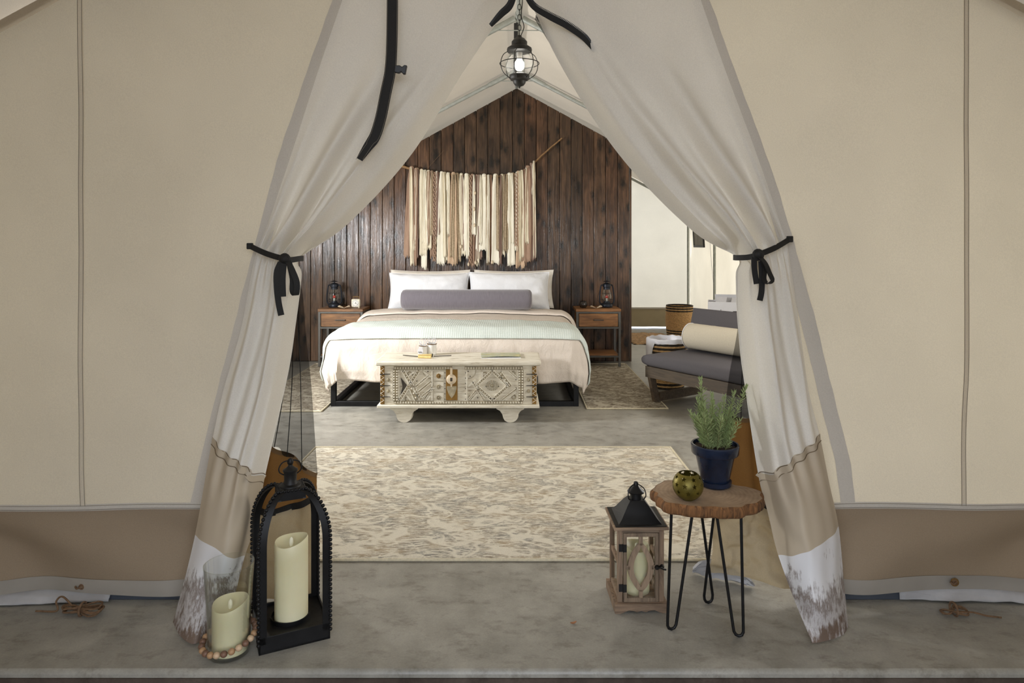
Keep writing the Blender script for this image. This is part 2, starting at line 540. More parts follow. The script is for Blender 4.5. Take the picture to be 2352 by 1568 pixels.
# ------------------------------------------------------------------ mesh helpers
class MB:
    def __init__(s):
        s.v, s.f = [], []

    def add(s, vs_, fs):
        o = len(s.v)
        s.v += [Vector(p) for p in vs_]
        s.f += [tuple(i + o for i in f) for f in fs]
        return s

    def box(s, x0, x1, y0, y1, z0, z1, m=None):
        p = [(x0, y0, z0), (x1, y0, z0), (x1, y1, z0), (x0, y1, z0), (x0, y0, z1), (x1, y0, z1), (x1, y1, z1), (x0, y1, z1)]
        if m is not None:
            p = [m @ Vector(q) for q in p]
        return s.add(p, [(0, 3, 2, 1), (4, 5, 6, 7), (0, 1, 5, 4), (1, 2, 6, 5), (2, 3, 7, 6), (3, 0, 4, 7)])

    def hexa(s, p):
        return s.add(p, [(0, 3, 2, 1), (4, 5, 6, 7), (0, 1, 5, 4), (1, 2, 6, 5), (2, 3, 7, 6), (3, 0, 4, 7)])

    def tube(s, path, r, n=8, closed=False):
        path = [Vector(p) for p in path]
        m = len(path)
        rs = r if isinstance(r, (list, tuple)) else [r] * m
        o = len(s.v)
        up = None
        for i, p in enumerate(path):
            a = path[(i - 1) % m] if (closed or i) else p
            b = path[(i + 1) % m] if (closed or i < m - 1) else p
            t = (b - a)
            t = t.normalized() if t.length > 1e-9 else Vector((0, 0, 1))
            if up is None:
                up = Vector((0, 0, 1)) if abs(t.z) < 0.9 else Vector((1, 0, 0))
            x = up - t * up.dot(t)
            if x.length < 1e-5:
                x = t.orthogonal()
            x.normalize()
            y = t.cross(x)
            up = x
            for k in range(n):
                a2 = 2 * PI * k / n
                s.v.append(p + x * math.cos(a2) * rs[i] + y * math.sin(a2) * rs[i])
        cnt = m if closed else m - 1
        for i in range(cnt):
            j = (i + 1) % m
            for k in range(n):
                k2 = (k + 1) % n
                s.f.append((o + i * n + k, o + i * n + k2, o + j * n + k2, o + j * n + k))
        if not closed:
            s.f.append(tuple(o + k for k in reversed(range(n))))
            s.f.append(tuple(o + (m - 1) * n + k for k in range(n)))
        return s

    def lathe(s, prof, n=32, c=(0, 0, 0), m=None, cap=True, zfun=None):
        c = Vector(c)
        o = len(s.v)
        for (r, z) in prof:
            for k in range(n):
                a = 2 * PI * k / n
                zz = z if zfun is None else zfun(r, z, a)
                p = Vector((r * math.cos(a), r * math.sin(a), zz))
                if m is not None:
                    p = m @ p
                s.v.append(p + c)
        for i in range(len(prof) - 1):
            for k in range(n):
                k2 = (k + 1) % n
                s.f.append((o + i * n + k, o + i * n + k2, o + (i + 1) * n + k2, o + (i + 1) * n + k))
        if cap:
            if prof[0][0] > 1e-6:
                s.f.append(tuple(o + k for k in reversed(range(n))))
            if prof[-1][0] > 1e-6:
                q = o + (len(prof) - 1) * n
                s.f.append(tuple(q + k for k in range(n)))
        return s

    def prism(s, poly, y0, y1, m=None):
        """polygon in x,z (counter-clockwise seen from -y) extruded along y"""
        n = len(poly)
        p = [Vector((x, y0, z)) for x, z in poly] + [Vector((x, y1, z)) for x, z in poly]
        if m is not None:
            p = [m @ q for q in p]
        fs = [tuple(range(n)), tuple(reversed(range(n, 2 * n)))]
        for i in range(n):
            j = (i + 1) % n
            fs.append((i, i + n, j + n, j))
        return s.add(p, fs)

    def grid(s, fn, nu, nv, flip=False):
        o = len(s.v)
        for j in range(nv + 1):
            for i in range(nu + 1):
                s.v.append(Vector(fn(i / nu, j / nv)))
        w = nu + 1
        for j in range(nv):
            for i in range(nu):
                q = (o + j * w + i, o + j * w + i + 1, o + (j + 1) * w + i + 1, o + (j + 1) * w + i)
                s.f.append(q[::-1] if flip else q)
        return s

    def ribbon(s, path, side, width, thick=0.003):
        """flat strap following a path; side = across direction (or one per point)"""
        path = [Vector(p) for p in path]
        m = len(path)
        o = len(s.v)
        for i, p in enumerate(path):
            t = path[min(i + 1, m - 1)] - path[max(i - 1, 0)]
            t.normalize()
            sd = Vector(side[i] if isinstance(side, list) else side)
            sd = sd - t * sd.dot(t)
            sd.normalize()
            w = width[i] if isinstance(width, list) else width
            nn = t.cross(sd)
            for a, b in ((-1, -1), (1, -1), (1, 1), (-1, 1)):
                s.v.append(p + sd * (a * w / 2) + nn * (b * thick / 2))
        for i in range(m - 1):
            for k in range(4):
                k2 = (k + 1) % 4
                s.f.append((o + i * 4 + k, o + i * 4 + k2, o + (i + 1) * 4 + k2, o + (i + 1) * 4 + k))
        s.f.append((o + 3, o + 2, o + 1, o))
        q = o + (m - 1) * 4
        s.f.append((q, q + 1, q + 2, q + 3))
        return s

    def sphere(s, c, r, n=10, sz=1.0, m=None):
        h = max(4, n // 2 + 1)
        prof = [(max(r * math.sin(PI * i / h), 0.0 if 0 < i < h else 1e-5), -r * sz * math.cos(PI * i / h)) for i in range(h + 1)]
        return s.lathe(prof, n, c, m)

    def mesh(s, name, mt, smooth=True, angle=40, merge=0.0):
        me = bpy.data.meshes.new(name)
        me.from_pydata([tuple(p) for p in s.v], [], s.f)
        bm = bmesh.new()
        bm.from_mesh(me)
        if merge:
            bmesh.ops.remove_doubles(bm, verts=bm.verts, dist=merge)
        bmesh.ops.recalc_face_normals(bm, faces=bm.faces)
        bm.to_mesh(me)
        bm.free()
        if smooth:
            me.shade_smooth()
            me.set_sharp_from_angle(angle=math.radians(angle))
        me.materials.append(mt)
        me.update()
        return me

    def build(s, name, mt, parent=None, loc=None, rz=0.0, smooth=True, angle=40, bevel=0.0, solid=0.0, sub=0, merge=0.0, label=None, kind=None):
        if isinstance(mt, str):
            mt = MT[mt]
        o = bpy.data.objects.new(name, s.mesh(name, mt, smooth, angle, merge))
        COL.objects.link(o)
        if parent:
            o.parent = parent
        if loc is not None:
            o.location = loc
        o.rotation_euler.z = rz
        if solid:
            md = o.modifiers.new('thickness', 'SOLIDIFY')
            md.thickness = solid
            md.offset = 0
        if bevel:
            md = o.modifiers.new('bevel', 'BEVEL')
            md.width = bevel
            md.segments = 2
            md.limit_method = 'ANGLE'
            md.angle_limit = math.radians(50)
        if sub:
            md = o.modifiers.new('sub', 'SUBSURF')
            md.levels = sub
            md.render_levels = sub
        if label:
            o['label'] = label
        if kind:
            o['kind'] = kind
        return o


def tag(o, label, cat, group=None):
    o['label'] = label
    o['category'] = cat
    if group:
        o['group'] = group
    return o


def thing(name, label, cat, loc=(0, 0, 0), rz=0.0, group=None):
    o = bpy.data.objects.new(name, None)
    o.empty_display_size = 0.1
    COL.objects.link(o)
    o.location = loc
    o.rotation_euler.z = rz
    return tag(o, label, cat, group)


def struct(o):
    o['kind'] = 'structure'
    return o


def dup(root, loc, rz=None, label=None):
    r = root.copy()
    COL.objects.link(r)
    r.location = loc
    if rz is not None:
        r.rotation_euler.z = rz
    if label:
        r['label'] = label
    for ch in list(root.children):
        c = ch.copy()
        COL.objects.link(c)
        c.parent = r
        for g in list(ch.children):
            d = g.copy()
            COL.objects.link(d)
            d.parent = c
    return r


def cr(pts, t):
    """Catmull-Rom through a list of Vectors, t in 0..len-1"""
    n = len(pts)
    i = min(max(int(math.floor(t)), 0), n - 2)
    f = t - i
    p1, p2 = pts[i], pts[i + 1]
    p0 = pts[i - 1] if i > 0 else p1 * 2 - p2
    p3 = pts[i + 2] if i + 2 < n else p2 * 2 - p1
    return 0.5 * ((2 * p1) + (p2 - p0) * f + (2 * p0 - 5 * p1 + 4 * p2 - p3) * f * f + (3 * p1 - p0 - 3 * p2 + p3) * f ** 3)


def spline(pts, n):
    pts = [Vector(p) for p in pts]
    return [cr(pts, (len(pts) - 1) * i / n) for i in range(n + 1)]


def lerp_tab(tab, x):
    if x <= tab[0][0]:
        return tab[0][1]
    for (a, b), (c, d) in zip(tab, tab[1:]):
        if x <= c:
            return b + (d - b) * (x - a) / (c - a)
    return tab[-1][1]


def sstep(a, b, x):
    t = min(1, max(0, (x - a) / (b - a)))
    return t * t * (3 - 2 * t)


def nz(x, y, z=0.0):
    return noise.noise(Vector((x, y, z)))


def ring_path(c, r, n=24, axis='Z', ry=None):
    c = Vector(c)
    out = []
    for k in range(n):
        a = 2 * PI * k / n
        p, q = r * math.cos(a), (ry or r) * math.sin(a)
        out.append(c + (Vector((p, q, 0)) if axis == 'Z' else Vector((p, 0, q)) if axis == 'Y' else Vector((0, p, q))))
    return out


# ================================================================== STRUCTURE
DW = 2.45                    # depth of the front canvas wall
DP = 7.50                    # depth of the plank wall
DB = 10.5                    # depth of the rear canvas wall
XS = 2.75                    # side walls
RIDGE_X = 0.05


def roof_z(x, y):
    pk = 3.05 + max(0.0, y - 7.7) * 0.075
    z = pk - 0.525 * abs(x - RIDGE_X)
    return max(z, 1.65 + max(0.0, y - 7.7) * 0.05)


# floor slab with a softly rounded front lip
b = MB()
b.box(-7, 7, 2.065, 12.5, -0.32, 0.0)
fl = struct(b.build('floor', 'floor', bevel=0.012))
b = MB()
b.box(-7, 7, 2.072, 2.10, -0.32, -0.022)
kf = b.build('kerb_face', 'kerb', fl)
kf.location.y = -0.012
b = MB().grid(lambda u, v: (-30 + 60 * u, -40 + 42.2 * v, -0.32 + 0.01 * nz(u * 90, v * 60)), 80, 60)
struct(b.build('ground', mat('packed_earth', (96, 84, 72), 0.95, var=0.3, scale=18, bump=0.5)))

# ---- hinge lines of the door in the front wall (centre of the grey tape)
HL = [W(x, y, DW) for x, y in [(905, -380), (790, -40), (782, 0), (717, 180), (655, 370), (605, 560), (560, 730), (515, 900), (480, 1040), (452, 1165), (440, 1250)]]
HR = [W(x, y, DW) for x, y in [(1450, -380), (1590, -40), (1612, 0), (1690, 220), (1755, 400), (1805, 559), (1850, 717), (1895, 900), (1940, 1073), (1950, 1165), (1955, 1250)]]
HLt = sorted([(p.z, p.x) for p in HL])
HRt = sorted([(p.z, p.x) for p in HR])


def front_y(x, z):
    """gentle slack of the front canvas"""
    y = DW + 0.014 * nz(x * 1.3, z * 1.1, 3.1) + 0.006 * nz(x * 4, z * 3, 8.0)
    k = sstep(0.9, 0.3, z)
    y += k * 0.012 * math.sin((x * (1.0 if x < 0 else -1.0) * 7.0 - z * 6.5))
    return y


SEAM_Z = 0.345
wf = bpy.data.objects.new('wall_front', None)
COL.objects.link(wf)
struct(wf)
for sgn, tab in ((-1, HLt), (1, HRt)):
    def panel(u, v, sgn=sgn, tab=tab):
        z = SEAM_Z + v * (3.0 - SEAM_Z)
        xin = lerp_tab(tab, z) - sgn * (0.085 if z < 1.25 else 0.02)
        x = sgn * (XS) * (1 - u) + xin * u
        zz = min(z, roof_z(x, DW) - 0.01)
        return (x, front_y(x, zz), zz)
    MB().grid(panel, 46, 60).build('canvas_panel', 'canvas', wf)

    def tape(u, v, sgn=sgn, tab=tab):
        z = SEAM_Z + 0.012 + v * (2.5 - SEAM_Z)
        x = lerp_tab(tab, z) + (u - 0.5) * 0.054 + 0.003 * nz(z * 14, u * 3, sgn)
        return (x, front_y(x, z) - 0.006 - 0.004 * abs(nz(z * 16, 2.2 * sgn)), z)
    MB().grid(tape, 4, 110).build('edge_tape', 'tape', wf, label='grey tape sewn along the door edge')

    def val(u, v, sgn=sgn):
        z = 0.095 + v * (SEAM_Z - 0.095)
        xin = -1.02 if sgn < 0 else 1.05
        x = sgn * XS * (1 - u) + xin * u
        fold = 0.024 * math.sin(x * sgn * 9.5 - z * 15.0 + 2.2 * nz(x * 1.7, z * 2)) + 0.022 * nz(x * 4 - sgn * z * 5, z * 2)
        y = front_y(x, SEAM_Z) + fold * sstep(SEAM_Z, 0.2, z) - 0.01 * sstep(SEAM_Z, 0.1, z)
        return (x, y, z + 0.008 * nz(x * 2.5, 1.0) * (1 - v))
    MB().grid(val, 70, 16).build('valance', 'valance', wf, label='taupe vinyl mud flap along the tent foot')

    def hem(u, v, sgn=sgn):
        x, y, z = val(u, 0.0)
        return (x, y - 0.004 + 0.006 * nz(x * 3, v), z + 0.004 - v * (0.052 + 0.014 * nz(x * 1.4, 5.0)))
    MB().grid(hem, 70, 4).build('hem', 'hemtape', wf)

    def seam(u, v, sgn=sgn):
        x, y, z = val(u, 1.0)
        return (x, y - 0.004 - 0.002 * math.sin(v * PI), SEAM_Z - 0.006 + 0.024 * v + 0.006 * nz(x * 2.2, 1.7))
    MB().grid(seam, 70, 4).build('seam_strip', 'tape', wf)
    for vv in (0.2, 0.8):
        MB().tube([Vector(seam(i / 70, vv)) + Vector((0, -0.002, 0)) for i in range(71)], 0.0009, 5).build('stitch_line', 'gthread', wf)
    # upright seam
    sx = -1.545 if sgn < 0 else 1.628

    def useam(u, v, sx=sx):
        z = SEAM_Z + 0.01 + v * (roof_z(sx, DW) - SEAM_Z - 0.04)
        x = sx + (u - 0.5) * 0.018 + 0.016 * sstep(0.9, 0.3, z) * (1 if sx < 0 else -1) + 0.004 * nz(z * 1.2, sx)
        return (x, front_y(x, z) - 0.004, z)
    MB().grid(useam, 2, 50).build('seam_strip', 'seamcloth', wf)
    for uu in (0.08, 0.92):
        MB().tube([Vector(useam(uu, i / 50)) + Vector((0, -0.0015, 0)) for i in range(51)], 0.0009, 5).build('stitch_line', 'gthread', wf)
    # grommet
    g = W(188 if sgn < 0 else 2193, 1347 if sgn < 0 else 1337, DW - 0.012)
    MB().tube(ring_path(g, 0.011, 20, 'Y'), 0.004, 6, True).build('grommet', 'brass', wf)


def gable(u, v):
    z = 2.22 + v * 0.9
    xl, xr = lerp_tab(HLt, z) - 0.02, lerp_tab(HRt, z) + 0.02
    x = xl + (xr - xl) * u
    return (x, DW + 0.02, min(z, roof_z(x, DW) - 0.01))


MB().grid(gable, 20, 10).build('gable_panel', 'canvas', wf)

# ---- roof, side walls, rear wall
b = MB()
b.grid(lambda u, v: (-3.0 + 6.0 * u, 2.40 + v * (DB + 0.1 - 2.40), roof_z(-3.0 + 6.0 * u, 2.40 + v * (DB + 0.1 - 2.40)) + 0.006 * nz(u * 9, v * 9)), 60, 60)
struct(b.build('ceiling', 'canvas_in'))
for sgn, nm in ((-1, 'wall_left'), (1, 'wall_right')):
    def side(u, v, sgn=sgn):
        y = DW + (DB - DW) * u
        z = 0.03 + v * (roof_z(XS, y) - 0.05)
        return (sgn * XS + 0.008 * nz(y * 2, z * 2, sgn), y, z)
    struct(MB().grid(side, 60, 16).build(nm, 'canvas_side'))


def back(u, v):
    x = -XS + 2 * XS * u
    z = 0.30 + v * (roof_z(x, DB) - 0.32)
    return (x, DB + 0.01 * nz(x * 2, z * 2), z)


wb = struct(MB().grid(back, 50, 20).build('wall_back', 'canvas_side'))
MB().grid(lambda u, v: (-XS + 2 * XS * u, DB - 0.01 + 0.02 * nz(u * 24, v * 2), 0.02 + 0.29 * v), 80, 6).build('skirt_band', mat('olive_tan_vinyl', (168, 154, 124), 0.7, var=0.06, scale=5), wb)
MB().box(-XS, XS, DB - 0.03, DB - 0.018, 0.295, 0.318).build('seam_strip', 'tape', wb)

# unseen window frames added on the closed side canvas, placed at the lamps
for i, (sx, y0, y1) in enumerate(((-1, 4.35, 5.45), (1, 3.65, 4.75))):
    o = bpy.data.objects.new('added_window_%d' % (i + 1), None)
    COL.objects.link(o)
    struct(o)
    x = sx * (XS - 0.015)
    for (a, c, e, f_) in ((y0, y1, 0.90, 0.95), (y0, y1, 1.65, 1.60), (y0, y0 + 0.05, 0.95, 1.60), (y1 - 0.05, y1, 0.95, 1.60)):
        MB().box(min(x, x - sx * 0.02), max(x, x - sx * 0.02), a, c, min(e, f_), max(e, f_)).build('added_window_frame', 'tape', o)
    MB().box(x - 0.003, x + 0.003, y0 + 0.05, y1 - 0.05, 0.95, 1.60).build('added_window_pane', 'glass', o)

# unseen shading canopy, added: roof, cheeks and curtains narrow the daylight on the front
pr_ = struct(MB().grid(lambda u, v: (-2.8 + 5.6 * u, -0.9 + 3.55 * v, 3.10 - 0.515 * abs(-2.8 + 5.6 * u)), 20, 6).build('shading_roof', 'canvas_in'))
for sg in (-1, 1):
    MB().grid(lambda u, v, sg=sg: (sg * (2.32 + 0.01 * nz(u * 4, v * 4)), -0.0 + 2.43 * u, 0.02 + 1.9 * v), 12, 8).build('shading_cheek', 'canvas_in', pr_)
    MB().grid(lambda u, v, sg=sg: (sg * (0.95 + 1.4 * u), 0.0 + 0.04 * math.sin(u * 22), 0.0 + 2.1 * v), 30, 8).build('shading_curtain', 'canvas_in', pr_)

# ---- plank wall
wp = bpy.data.objects.new('wall_middle', None)
COL.objects.link(wp)
struct(wp)
PW = 0.1302
x = 1.29
k = 0
while x > -2.70:
    w = PW * (1.0 + random.uniform(-0.04, 0.04))
    x0 = x - w
    g = 0.0022
    d0 = DP + random.uniform(-0.003, 0.003)
    zt = lambda q: 3.0 - 0.55 * abs(q - RIDGE_X)
    xs = [x0 + g, x - g]
    if xs[0] < RIDGE_X < xs[1]:
        xs = [x0 + g, RIDGE_X, x - g]
    m_ = MB()
    cx = (x0 + x) / 2
    poly = [(xs[0] - cx, 0.004), (xs[-1] - cx, 0.004)] + [(q - cx, zt(q)) for q in reversed(xs)]
    m_.prism(poly, 0.0, 0.022)
    o = m_.build('plank', 'plank', wp, (cx, d0, 0), smooth=False, bevel=0.004)
    x = x0
    k += 1
MB().prism([(-2.70, 0), (1.28, 0), (1.28, 2.318), (RIDGE_X, 2.996), (-2.70, 1.482)], DP + 0.03, DP + 0.07).build('backing_board', 'plank', wp)
MB().box(1.292, 1.312, DP - 0.005, DP + 0.09, 0, 2.30).build('end_board', 'plank', wp)


# ================================================================== DOOR FLAPS
def hem_d(y):
    return (CH - 0.012) * F / (y - HZ)


def rows_from(tab):
    return [[W(*p) for p in row] for row in tab]


def surf(rows, u, v):
    nr = len(rows)
    v = min(max(v, 0.0), nr - 1.0)
    cols = []
    i = min(int(v), nr - 2)
    idx = [max(i - 1, 0), i, i + 1, min(i + 2, nr - 1)]
    pts = [cr(rows[k], u * (len(rows[k]) - 1)) for k in idx]
    f = v - i
    p0, p1, p2, p3 = pts
    if idx[0] == i:
        p0 = p1 * 2 - p2
    if idx[3] == i + 1:
        p3 = p2 * 2 - p1
    return 0.5 * ((2 * p1) + (p2 - p0) * f + (2 * p0 - 5 * p1 + 4 * p2 - p3) * f * f + (3 * p1 - p0 - 3 * p2 + p3) * f ** 3)


D0 = 2.425
LROWS = [
    [(800, -40, 2.428), (900, -40, 2.42), (1000, -40, 2.41), (1100, -40, 2.42), (1190, -30, 2.45)],
    [(735, 150, 2.428), (825, 140, 2.41), (910, 140, 2.40), (990, 145, 2.41), (1066, 150, 2.46)],
    [(672, 345, 2.428), (738, 330, 2.40), (800, 325, 2.38), (862, 330, 2.39), (938, 350, 2.46)],
    [(618, 505, 2.428), (658, 500, 2.40), (700, 490, 2.37), (748, 490, 2.38), (792, 512, 2.45)],
    [(592, 570, 2.43), (618, 577, 2.40), (640, 586, 2.37), (660, 592, 2.37), (682, 594, 2.42)],
    [(577, 630, 2.43), (603, 640, 2.40), (630, 640, 2.37), (657, 640, 2.36), (681, 636, 2.41)],
    [(552, 760, 2.43), (582, 765, 2.39), (612, 765, 2.35), (638, 765, 2.34), (661, 765, 2.40)],
    [(512, 900, 2.42), (548, 900, 2.37), (582, 905, 2.32), (612, 910, 2.33), (638, 905, 2.39)],
    [(488, 1008, 2.40), (512, 1040, 2.33), (540, 1062, 2.29), (568, 1078, 2.30), (594, 1108, 2.36)],
    [(468, 1118, 2.38), (490, 1140, 2.31), (520, 1162, 2.27), (550, 1185, 2.28), (578, 1205, 2.34)],
    [(448, 1228, 2.36), (470, 1245, 2.29), (498, 1262, 2.25), (525, 1278, 2.25), (552, 1288, 2.31)],
    [(424, 1330, 2.34), (446, 1345, 2.27), (478, 1360, 2.26), (508, 1365, 2.29), (538, 1362, 2.32)],
    [(397, 1428, hem_d(1428)), (416, 1462, hem_d(1462)), (448, 1478, hem_d(1478)), (485, 1448, hem_d(1448)), (526, 1422, hem_d(1422))],
]
RROWS = [
    [(1596, -40, 2.428), (1500, -40, 2.42), (1400, -40, 2.41), (1300, -40, 2.42), (1208, -30, 2.45)],
    [(1662, 150, 2.428), (1570, 140, 2.41), (1480, 140, 2.40), (1390, 145, 2.41), (1296, 150, 2.46)],
    [(1735, 345, 2.428), (1665, 330, 2.40), (1595, 325, 2.38), (1520, 330, 2.39), (1432, 355, 2.46)],
    [(1790, 505, 2.428), (1755, 498, 2.40), (1710, 492, 2.37), (1660, 500, 2.38), (1598, 530, 2.45)],
    [(1808, 560, 2.43), (1782, 567, 2.40), (1752, 580, 2.37), (1726, 590, 2.37), (1700, 593, 2.42)],
    [(1818, 625, 2.43), (1795, 632, 2.40), (1765, 636, 2.37), (1735, 636, 2.36), (1701, 636, 2.41)],
    [(1838, 760, 2.43), (1812, 765, 2.39), (1780, 765, 2.34), (1746, 765, 2.34), (1710, 765, 2.40)],
    [(1858, 900, 2.42), (1836, 905, 2.36), (1800, 905, 2.31), (1762, 905, 2.32), (1726, 905, 2.39)],
    [(1883, 1000, 2.40), (1858, 1030, 2.32), (1826, 1055, 2.27), (1790, 1080, 2.29), (1755, 1104, 2.35)],
    [(1905, 1110, 2.38), (1882, 1130, 2.30), (1850, 1152, 2.25), (1812, 1172, 2.27), (1777, 1192, 2.33)],
    [(1926, 1208, 2.36), (1906, 1236, 2.28), (1872, 1258, 2.23), (1835, 1272, 2.24), (1798, 1287, 2.29)],
    [(1938, 1330, 2.34), (1918, 1352, 2.26), (1890, 1366, 2.21), (1860, 1376, 2.21), (1830, 1386, 2.25)],
    [(1948, 1440, hem_d(1440)), (1938, 1456, hem_d(1456)), (1916, 1466, hem_d(1466)), (1890, 1473, hem_d(1473)), (1866, 1477, hem_d(1477))],
]


def make_flap(tab, side, label):
    rows = rows_from(tab)
    root = thing('tent_flap', label, 'tent flap', (0, 0, 0))
    ph = 0.0 if side < 0 else 0.6

    def fold(u, v):
        # pleats follow the lines that run into the tie and fan out below it
        tie = math.exp(-((v - 4.0) / 1.3) ** 2)
        up = sstep(0.2, 3.0, v) * (1 - sstep(3.6, 4.4, v))
        lo = sstep(4.2, 6.5, v)
        a = 0.042 * up * math.sin(2 * PI * (2.6 * u + 0.10 * v) + ph)
        a += 0.024 * up * u * math.sin(2 * PI * (5.2 * u) + 1.0 + ph)
        a += 0.012 * tie * math.sin(2 * PI * (7.0 * u) + ph)
        a += lo * 0.026 * (1 - 0.8 * sstep(6.3, 8.0, v)) * math.sin(2 * PI * (1.9 * u) - 0.5 + ph) * (1 - 0.6 * sstep(8, 12, v))
        a += lo * 0.010 * math.sin(2 * PI * (4.4 * u + 0.06 * v) + ph) * (1 - sstep(7.5, 10, v))
        a += 0.006 * nz(u * 6, v * 1.2, side * 3.0)
        edge = sstep(0.0, 0.14, u) * 1.0
        hm = 1 - sstep(11.0, 12.0, v)
        return a * edge * hm

    def P(u, v):
        p = surf(rows, u, v)
        roll = sstep(0.84, 1.0, u) * 0.05 * (1 - sstep(9, 12, v))
        p.y += -fold(u, v) + roll
        if v < 3.8:            # rolled hem of the inner edge
            q = sstep(0.80, 0.93, u) * (1 - sstep(0.93, 1.0, u)) * sstep(0.3, 1.5, v) * (1 - sstep(3.2, 3.8, v))
            p.y -= 0.085 * q
        p.z = max(p.z, 0.008)
        return p
    MB().grid(lambda u, v: P(u, v * 8.0), 72, 130).build('canvas_sheet', 'flap', root)
    MB().grid(lambda u, v: P(u, 8.0 + v * 2.0), 72, 26).build('beige_band', 'flapband', root, label='beige vinyl band across the flap')
    MB().grid(lambda u, v: P(u, 10.0 + v * 2.0), 72, 26).build('muddy_foot', 'flapsoil', root, label='white vinyl foot splashed with dried mud')
    for dv in (-0.035, 0.10):
        MB().tube([P(i / 60, 8.0 + dv) + Vector((0, -0.003, 0)) for i in range(61)], 0.0014, 5).build('stitch_line', 'thread', root)
    MB().ribbon([P(i / 60, 8.03) + Vector((0, -0.002, 0)) for i in range(61)], (0, 0, 1), 0.026, 0.001).build('seam_strip', 'flapband', root)
    return root, P


lflap, PL = make_flap(LROWS, -1, 'cream canvas door flap with black webbing strap and buckle, tied back')
rflap, PR = make_flap(RROWS, 1, 'cream canvas door flap tied back behind wood slice stool')

# webbing strap and buckle on the left flap
sp = [(903, -40), (903, 40), (902, 120), (899, 170), (890, 220), (880, 275), (868, 318), (852, 345), (836, 372)]
strap = [W(x, y, 2.36) for x, y in sp]
strap = spline(strap, 40)
for i, p in enumerate(strap):
    p.y = 2.345 - 0.055 * (i / 40.0) ** 1.5
MB().ribbon(strap, (1, 0, 0), [0.038] * 33 + [0.036, 0.034, 0.032, 0.03, 0.028, 0.026, 0.024, 0.022], 0.003).build('webbing_strap', 'black', lflap, label='black webbing strap hanging down')
for dx in (-0.0165, 0.0165):
    MB().tube([p + Vector((dx * (1.0 if i < 33 else 0.7), -0.002, 0)) for i, p in enumerate(strap)], 0.0006, 4).build('stitch_line', 'gthread', lflap)
bk = W(920, 160, 2.325)
m_ = MB().prism([(-0.019, -0.012), (-0.004, -0.014), (0.004, -0.008), (0.011, -0.015), (0.019, -0.014), (0.021, 0.016), (0.012, 0.016), (0.005, 0.009), (-0.004, 0.013), (-0.019, 0.011)], -0.008, 0.008, Matrix.Rotation(0.12, 4, 'Y'))
m_.build('buckle', 'blackplastic', lflap, bk, bevel=0.002)


# zippers at the top of the inner edges
def zipper(pts, parent, width, teeth_side):
    path = spline([W(*p) for p in pts], 40)
    n = len(path)
    wdt = [width * (0.35 + 0.65 * math.sin(PI * min(1, (i / (n - 1)) * 0.86 + 0.12))) for i in range(n)]
    MB().ribbon(path, (0.5 * teeth_side, 0, 0.8), wdt, 0.003).build('zipper_tape', 'black', parent, label='black zipper tape with teeth')
    tm = MB()
    for i in range(0, n * 2 - 2):
        f = i / (n * 2 - 2) * (n - 1)
        p = cr(path, f)
        t = (cr(path, min(f + 0.3, n - 1.001)) - cr(path, max(f - 0.3, 0))).normalized()
        sd = Vector((0.5 * teeth_side, 0, 0.8))
        sd = (sd - t * sd.dot(t)).normalized()
        c = p + sd * (wdt[min(int(f), n - 1)] / 2 + 0.002)
        rot = Matrix.Translation(c) @ Matrix(((t.x, 0, sd.x, 0), (t.y, 1, sd.y, 0), (t.z, 0, sd.z, 0), (0, 0, 0, 1)))
        tm.box(-0.0014, 0.0014, -0.002, 0.002, -0.003, 0.004, rot)
    tm.build('zipper_teeth', 'blackplastic', parent)


zipper([(1186, -20, 2.395), (1172, 14, 2.39), (1152, 34, 2.385), (1128, 60, 2.38)], lflap, 0.020, -1)
zipper([(1206, -12, 2.425), (1226, 16, 2.42), (1262, 38, 2.415), (1300, 58, 2.41), (1335, 82, 2.41), (1352, 100, 2.41), (1366, 120, 2.41)], rflap, 0.022, 1)

# tie straps with bows
def tie(parent, anchor, knot, inner, tails, loops):
    a, k_, e = W(*anchor), W(*knot), W(*inner)
    MB().ribbon(spline([a, (a + k_) / 2 + Vector((0, -0.006, -0.004)), k_, (k_ + e) / 2 + Vector((0, 0.0, -0.003)), e + Vector((0, 0.02, 0)), e + Vector((0, 0.06, 0))], 24), (0, 0, 1), 0.019, 0.004).build('tie_strap', 'black', parent, label='black strap tying the flap back')
    m1 = MB()
    m1.box(-0.011, 0.011, -0.006, 0.006, -0.011, 0.011)
    m1.build('strap_anchor', 'blackplastic', parent, a, bevel=0.003)
    kn = MB().sphere((0, 0, 0), 0.017, 12, 0.95)
    kn.tube(ring_path((0, 0, 0), 0.013, 14, 'Y'), 0.008, 6, True)
    kn.build('knot', 'black', parent, k_ + Vector((0, -0.006, 0)))
    for t in tails:
        MB().ribbon(spline([W(*p) for p in t], 18), (1, 0.15, 0), 0.020, 0.003).build('tie_tail', 'black', parent)
    for t in loops:
        MB().ribbon(spline([W(*p) for p in t], 30), (0.9, 0.5, 0.1), 0.019, 0.003).build('bow_loop', 'black', parent)


